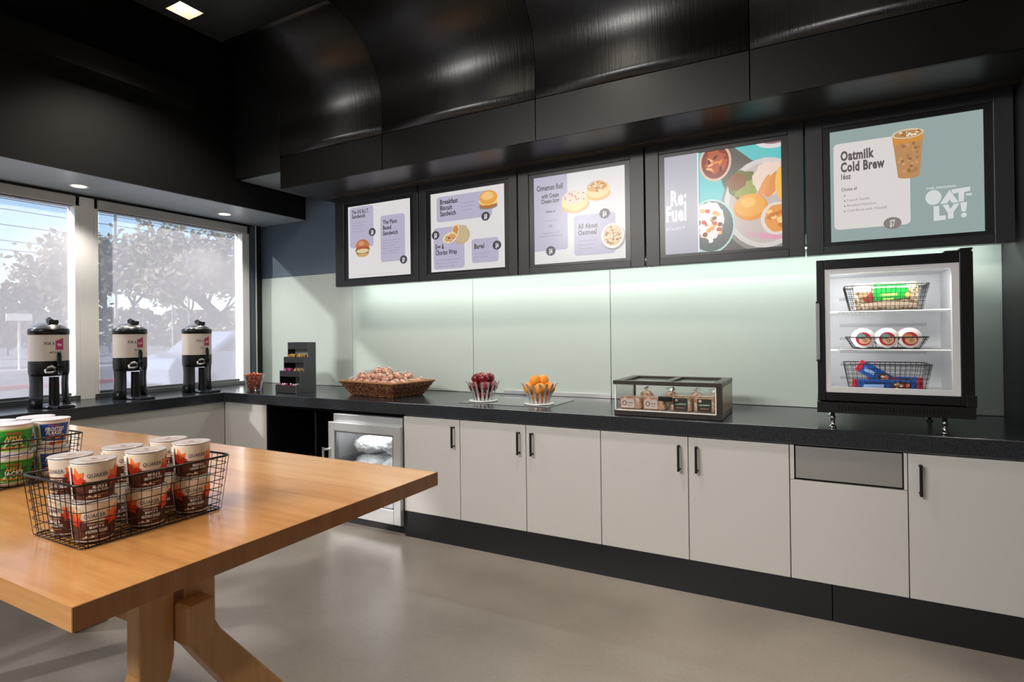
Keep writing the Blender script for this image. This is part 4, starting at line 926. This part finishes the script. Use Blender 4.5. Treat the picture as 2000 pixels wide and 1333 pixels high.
do=d.build('door',parent=t,bev=.003)
e=MB(); a,b_,c_,d_=x0+.034,x1-.048,dz0+.040,dz1-.045
for q in ((a,a+.022,c_,d_),(b_-.026,b_,c_,d_),(a+.022,b_-.026,d_-.022,d_),(a+.022,b_-.026,c_,c_+.024)): e.box(q[0],q[1],.006,.036,q[2],q[3],mat('door_liner','#c9cacc',.35))
e.build('door_liner',parent=do)
MB().box(a+.02,b_-.02,.014,.018,c_+.02,d_-.02,paneM).build('door_glass',parent=do)
MB().box(x0-.004,x0+.012,-.022,.0,.325,.592,mat('handle_grey','#8f9092',.35,metal=.5)).box(x0-.004,x0+.014,-.018,.004,.315,.326,blackM).box(x0-.004,x0+.014,-.018,.004,.591,.602,blackM).build('handle',parent=do,bev=.002)
MB().box(x1-.10,x1-.004,.004,.05,.792,.806,blackM).box(x1-.045,x1+.0,.0,.05,.806,.814,blackM).build('hinge',parent=t,bev=.002); MB().box(x1-.03,x1+.006,-.003,.03,dz0-.006,dz0+.045,blackM).build('hinge',parent=t,bev=.002)
def shelf(z,nm):
    m=MB(); m.tube([(i0+.014,.07,z),(i1-.014,.07,z)],.004,whiteM,6).tube([(i0+.014,.45,z),(i1-.014,.45,z)],.003,whiteM,6)
    for k in range(28): x=i0+.018+(i1-i0-.036)*k/27; m.tube([(x,.07,z),(x,.45,z)],.0016,whiteM,4)
    return m.build('shelf',parent=t)
S1,S2=.550,.368
shelf(S1,'');shelf(S2,'')
il=bpy.data.lights.new('cooler_light','AREA'); il.shape='RECTANGLE'; il.size=.42; il.size_y=.03; il.energy=.9; io=bpy.data.objects.new('cooler_light',il); COL.objects.link(io); io.location=(FX,FY+.075,FZ+.73); io.rotation_euler=(R(18),0,0)
il=bpy.data.lights.new('cooler_light','AREA'); il.shape='RECTANGLE'; il.size=.03; il.size_y=.5; il.energy=.5; io=bpy.data.objects.new('cooler_light',il); COL.objects.link(io); io.location=(FX+x0+.062,FY+.06,FZ+.46); io.rotation_euler=(R(90),0,R(-35))
MB().box(i0+.02,i1-.02,.058,.072,.734,.741,mat('cooler_lamp','#ffffff',.4,emit=.6)).build('light_bar',parent=t)
gA='wire baskets on the cooler shelves'
bw=mat('cooler_basket_wire','#4a4642',.35,metal=.8)
wire_basket('wire basket of green labelled packs on the top cooler shelf',(FX-.008,FY+.20,FZ+S1+.005),0,(.285,.20),(.335,.235),.120,17,11,6,.0011,.0028,group=gA,m=bw)
wire_basket('shallow wire tray of round lidded tubs on the middle cooler shelf',(FX-.008,FY+.19,FZ+S2+.005),0,(.265,.17),(.325,.205),.055,7,6,2,.0013,.003,group=gA,m=bw)
wire_basket('wire basket of blue wrapped packs at the bottom of the cooler',(FX-.008,FY+.20,FZ+j0+.0135),0,(.300,.20),(.345,.245),.130,16,10,6,.0011,.0028,group=gA,m=bw)
fdM=mat('packed_food','#a8927a',.3,coat=.7); n_,l_,p_=nodes(fdM); mp=texmap(fdM,(1,1,1)); q=noise(fdM,mp,55,3,.7); rp=ramp(fdM,q.outputs[0],[(.33,'#4f3a2a'),(.5,'#a58c6c'),(.68,'#e2d6c4')]); l_.new(rp.outputs[0],p_.inputs['Base Color']); bump(fdM,q.outputs[0],.5,.01)
grn=mat('pack_green','#1f9c3c',.35); ham=mat('pack_ham','#8c3a30',.4)
for k,(y,z,h_,lb) in enumerate(((.125,.0,.108,'green labelled snack pack standing at the front of the top cooler basket'),(.172,.004,.128,'green labelled snack pack standing behind in the top cooler basket'))):
    s_=thing('snack_pack',lb,'snack pack',(FX-.008,FY+y,FZ+S1+.009+z),0,'green snack packs in the cooler'); hw=.128
    MB().box(-hw,hw,-.016,.016,0,h_,fdM).build('wrapper',parent=s_,bev=.008,bseg=3)
    m=MB(); A=Art(m,lambda u,v,L:(u,-.0165-.0004*L,v)); 
    A.poly([(-.060,.040),(.080,.050),(.088,h_-.008),(-.045,h_-.004)],grn); A.poly([(-.02,h_-.046),(.045,h_-.044),(.045,h_-.032),(-.02,h_-.034)],mat('print_lime')); A.poly([(-.01,h_-.064),(.03,h_-.063),(.03,h_-.054),(-.01,h_-.055)],mat('print_lime')); A.ell(-.07,h_*.55,.022,.030,ham,jit=.15); A.ell(-.085,h_*.75,.02,.02,mat('print_tan'),jit=.2); A.ell(.085,h_*.6,.012,.012,mat('print_orange')); A.rect(-.118,-.058,h_-.022,h_-.006,whP)
    A.poly([(-.11,.012),(.12,.010),(.118,.026),(.0,.040),(-.10,.028)],mat('pack_bread','#dcc0a8',.4)); m.build('label',parent=s_)
for k,(x,lb) in enumerate(((-.095,'left'),(.000,'middle'),(.088,'right'))):
    for j in (0,1):
        s_=thing('fruit_tub','white tub lying on its side, %s one in the %s row of the cooler'%(lb,['front','rear'][j]),'tub',(FX-.006+x,FY+.095+.095*j,FZ+S2+.056),(0),'round fruit tubs in the cooler')
        xf=lambda X,Y,Z:(X,-Z,Y)
        m=MB().lathe([(0,-.072),(.030,-.072),(.046,-.004),(.0465,0)],whP,seg=36,xf=xf); m.build('tub_body',parent=s_)
        m=MB().lathe([(.0465,-.001),(.0475,.001),(.0465,.004),(0,.004)],mat('tub_lid','#ebe6e2',.35),seg=36,xf=xf); A=Art(m,lambda u,v,L:(u,-.0042-.0003*L,v)); A.ell(0,-.004,.032,.032,mat('tub_red','#b8323a',.4)); A.ell(.004,-.010,.023,.018,mat('tub_fruit','#e3b08a',.4),jit=.06); A.ell(-.008,.008,.018,.013,[mat('tub_teal','#7c9a98',.4),mat('tub_teal'),mat('tub_peach','#d98a5c',.4)][k]); A.ell(.006,-.012,.010,.009,mat('print_tan')); m.build('lid',parent=s_)
blu=mat('pack_blue','#1c56a8',.3,coat=.5); rd_=mat('pack_red','#b3243a',.3)
zb_=FZ+j0+.016
def bagpack(lab,loc,rot,w_,h_):
    s_=thing('snack_bag',lab,'snack bag',loc,rot,'blue snack bags in the cooler'); 
    MB().box(-w_,w_,-.016,.016,0,h_,blu).build('bag',parent=s_,bev=.010,bseg=3)
    m=MB().box(-w_-.012,-w_+.012,-.0175,.0175,.002,h_-.002,rd_).box(w_-.012,w_+.012,-.0175,.0175,.002,h_-.002,rd_); m.build('end_seal',parent=s_,bev=.002)
    m=MB(); A=Art(m,lambda u,v,L:(u,-.0165-.0004*L,v)); A.ell(w_*.45,h_*.52,w_*.32,h_*.36,mat('pack_choc','#4a2f22',.4),jit=.1)
    for k in range(14): A.ell(w_*(.25+.4*random.random()),h_*(.3+.45*random.random()),.006,.005,[mat('print_cream'),mat('pack_nut','#c98e5c',.4),mat('print_redorange')][k%3],n=8)
    A.poly([(-w_*.75,h_*.3),(-w_*.1,h_*.34),(-w_*.08,h_*.62),(-w_*.72,h_*.58)],mat('pack_paleblue','#8fb0dc',.35)); m.build('label',parent=s_); return s_
bagpack('blue snack bag with red ends lying along the bottom cooler basket',(FX-.01,FY+.115,zb_),0,.128,.055)
o=bagpack('blue snack bag tilted upright at the left in the bottom cooler basket',(FX-.075,FY+.155,zb_+.035),0,.075,.06); o.rotation_euler=(0,R(32),0); o.location=(FX-.065,FY+.156,zb_+.052)
bagpack('blue snack bag at the back right of the bottom cooler basket',(FX+.03,FY+.20,zb_),R(-4),.10,.065)

# ------------------------------------------------------------------ outside the windows
grM=mat('asphalt','#6f6d6c',.9); n_,l_,p_=nodes(grM); mp=texmap(grM,(1,1,1)); q=noise(grM,mp,.6,6,.6); rp=ramp(grM,q.outputs[0],[(.3,'#5d5b5a'),(.7,'#807d7a')]); l_.new(rp.outputs[0],p_.inputs['Base Color'])
b=MB().box(-150,-.125,-60,160,-.25,-.05,grM); o=b.build('ground'); o['kind']='structure'
concM=mat('pale_concrete','#c9c5bf',.8)
def strip(nm,x0,x1,z1,m,lab,cat):
    tag(MB().box(x0,x1,-40,120,-.05,z1,m).build(nm),lab,cat)
strip('red_kerb',-15.4,-15.0,.06,mat('red_paint','#b8474a',.6),'red painted kerb across the car park outside','kerb')
strip('pale_kerb',-24.2,-23.4,.12,concM,'pale concrete kerb beyond the car park lane','kerb')
strip('far_road_kerb',-46.5,-45.6,.15,concM,'pale road edge in the distance below the trees','kerb')
tag(MB().box(-44,-30,-40,120,-.05,.02,mat('road_grey','#8b8988',.8)).build('road'),'grey road running past outside the window','road')
leafM=mat('dry_leaves','#8a866c',.8); barkM=mat('tree_bark','#5b4f46',.85); leaf2M=mat('hedge_leaves','#7a7560',.85)
def tree(label,loc,H,spread,trunk,seed,nleaf,lean=(0,0),lsize=.16,depth=5):
    rd=random.Random(seed); t=thing('street_tree',label,'tree',loc); w=MB(); tips=[]
    def br(p,d,L,r,k):
        n=3; pts=[p]; q=p
        for i in range(n):
            d=(d+Vector((rd.uniform(-.22,.22),rd.uniform(-.22,.22),rd.uniform(-.08,.14)))).normalized(); q=q+d*(L/n); pts.append(q)
        w.tube(pts,[r*(1-.3*i/n) for i in range(n+1)],barkM,6 if k<3 else 4); tips.append((pts[-1],k)); 
        if k>=2: tips.append((pts[1],k))
        if k<depth:
            for j in range(3 if k<3 else 2):
                a=rd.uniform(0,6.28); s_=rd.uniform(.5,.95)*spread; nd=(d+Vector((math.cos(a)*s_,math.sin(a)*s_,rd.uniform(-.15,.25)))).normalized(); br(q,nd,L*rd.uniform(.62,.8),r*.62,k+1)
    br(Vector((0,0,-.05)),Vector((lean[0],lean[1],1)).normalized(),H*.30,trunk,0)
    w.build('trunk_and_branches',parent=t)
    m=MB(); T=[p for p,k in tips if k>=3]
    for i in range(nleaf):
        p=T[rd.randrange(len(T))]; c=p+Vector([rd.gauss(0,.22*H/5) for _ in range(3)]); u=Vector([rd.gauss(0,1) for _ in range(3)]).normalized(); v=u.orthogonal().normalized(); s_=lsize*rd.uniform(.5,1.2)
        m.add([c+u*s_,c+v*s_*.5,c-u*s_,c-v*s_*.5],[(0,1,2,3)],leafM)
    m.build('foliage',parent=t); return t
tree('bare leafy tree with a single straight trunk behind the middle dispenser',(-17,8.0,-.05),5.6,.95,.14,4,3600,lsize=.15)
tree('large spreading tree seen at the right of the right window',(-13,9.8,-.05),6.4,1.0,.18,9,4200,(-.1,-.25),lsize=.13)
tree('tree between the two larger ones, thin trunk, outside the right window',(-24,15.5,-.05),6.5,.9,.16,12,3000,lsize=.2)
def hedge(label,loc,size,seed,n):
    rd=random.Random(seed); t=thing('hedge_tree',label,'bush',loc,0,'bushy trees across the road'); m=MB(); cs=[Vector((rd.uniform(-1,1)*size[0],rd.uniform(-1,1)*size[1],0)) for _ in range(9)]
    w=MB()
    for c in cs: w.tube([(c.x,c.y,-.02),(c.x*1.05,c.y*1.05,size[2]*.6)],.09,barkM,5)
    w.build('stems',parent=t)
    for i in range(n):
        c=cs[rd.randrange(9)]; a=rd.uniform(0,6.28); ph=rd.uniform(-.9,1.57); q=rd.uniform(.75,1.0); p=Vector((c.x+size[0]*.45*q*math.cos(a)*math.cos(ph),c.y+size[1]*.35*q*math.sin(a)*math.cos(ph),size[2]*.5+size[2]*.5*q*math.sin(ph))); u=Vector([rd.gauss(0,1) for _ in range(3)]).normalized(); v=u.orthogonal().normalized(); s_=.38*rd.uniform(.5,1.2)
        m.add([p+u*s_,p+v*s_*.6,p-u*s_,p-v*s_*.6],[(0,1,2,3)],leaf2M)
    m.build('foliage',parent=t)
hedge('tall brown green bushes across the road outside the left window',(-50,13,-.04),(2.5,7.5,5.8),1,4200)
hedge('low bushes across the road seen between the dispensers',(-54,30,-.04),(2.5,7,4.2),2,2600)
hedge('bushes across the road behind the parked car',(-52,54,-.04),(2.5,9,4.8),3,2600)
def pole(label,loc,h,r=.07): 
    t=thing('light_pole',label,'light pole',loc,0,'poles along the road outside'); MB().tube([(0,0,0),(0,0,h)],r,mat('pole_grey','#8a8c90',.6),8).build('mast',parent=t); MB().box(-.25,.25,-.12,.12,h,h+.12,mat('pole_grey')).build('lamp_head',parent=t)
pole('slim grey pole left of the straight tree trunk outside',(-28,12.8,-.05),8.5); pole('slim grey pole right of the straight tree trunk outside',(-29.3,16.6,-.05),5.0,.05); pole('slim grey pole just right of the second one outside',(-29.3,17.6,-.05),4.6,.05)
t=thing('street_sign','pale street sign on a post outside the left window','street sign',(-25,7.5,-.05)); MB().tube([(0,0,0),(0,0,2.2)],.06,concM,8).build('post',parent=t); MB().box(-.03,.03,-.45,.45,2.2,2.5,mat('sign_white','#dcdcda',.5)).build('sign_plate',parent=t)
# parked car
t=thing('parked_car','pale blue grey parked car seen through the right window near the corner','car',(-8.6,5.75,-.05),R(90))
carM=mat('car_paint','#8d97aa',.25,coat=.6); glsM=mat('car_glass','#2c3238',.1)
P=[(-2.1,.35),(-2.15,.7),(-2.0,.95),(-1.2,1.05),(-.55,1.55),(.9,1.6),(1.6,1.1),(2.05,1.0),(2.15,.6),(2.1,.35)]
MB().prism(P,'y',-.88,.88,carM).build('car_body',parent=t,bev=.06,bseg=3)
MB().prism([(-1.0,1.08),(-.48,1.48),(.15,1.52),(.15,1.08)],'y',-.90,.90,glsM).prism([(.25,1.08),(.25,1.52),(.82,1.52),(1.32,1.08)],'y',-.90,.90,glsM).build('side_window',parent=t,bev=.01)
for x in (-1.35,1.3):
    for y in (-.85,.85):
        MB().lathe([(0,-.1),(.20,-.1),(.33,-.09),(.34,0),(.33,.09),(.20,.1),(0,.1)],mat('tyre','#1c1c1e',.8),seg=24,xf=lambda X,Y,Z,x=x,y=y:(x+X,y+Z,.34+Y)).build('wheel',parent=t)
# overhead wires
t=thing('overhead_wires','thin overhead power lines crossing the sky outside the left window','power lines',(-49.5,20,-.05))
m=MB()
for k,z in enumerate((14.5,12.2,11.4,10.2,9.0,8.3)): m.tube([(0,-60,z+1),(0,-20,z),(0,20,z-.2),(0,70,z+.5)],.03,blackM,4)
m.build('cables',parent=t)
for y in (-60,70): MB().tube([(0,y,-.05),(0,y,16)],.15,barkM,8).build('pole',parent=t)
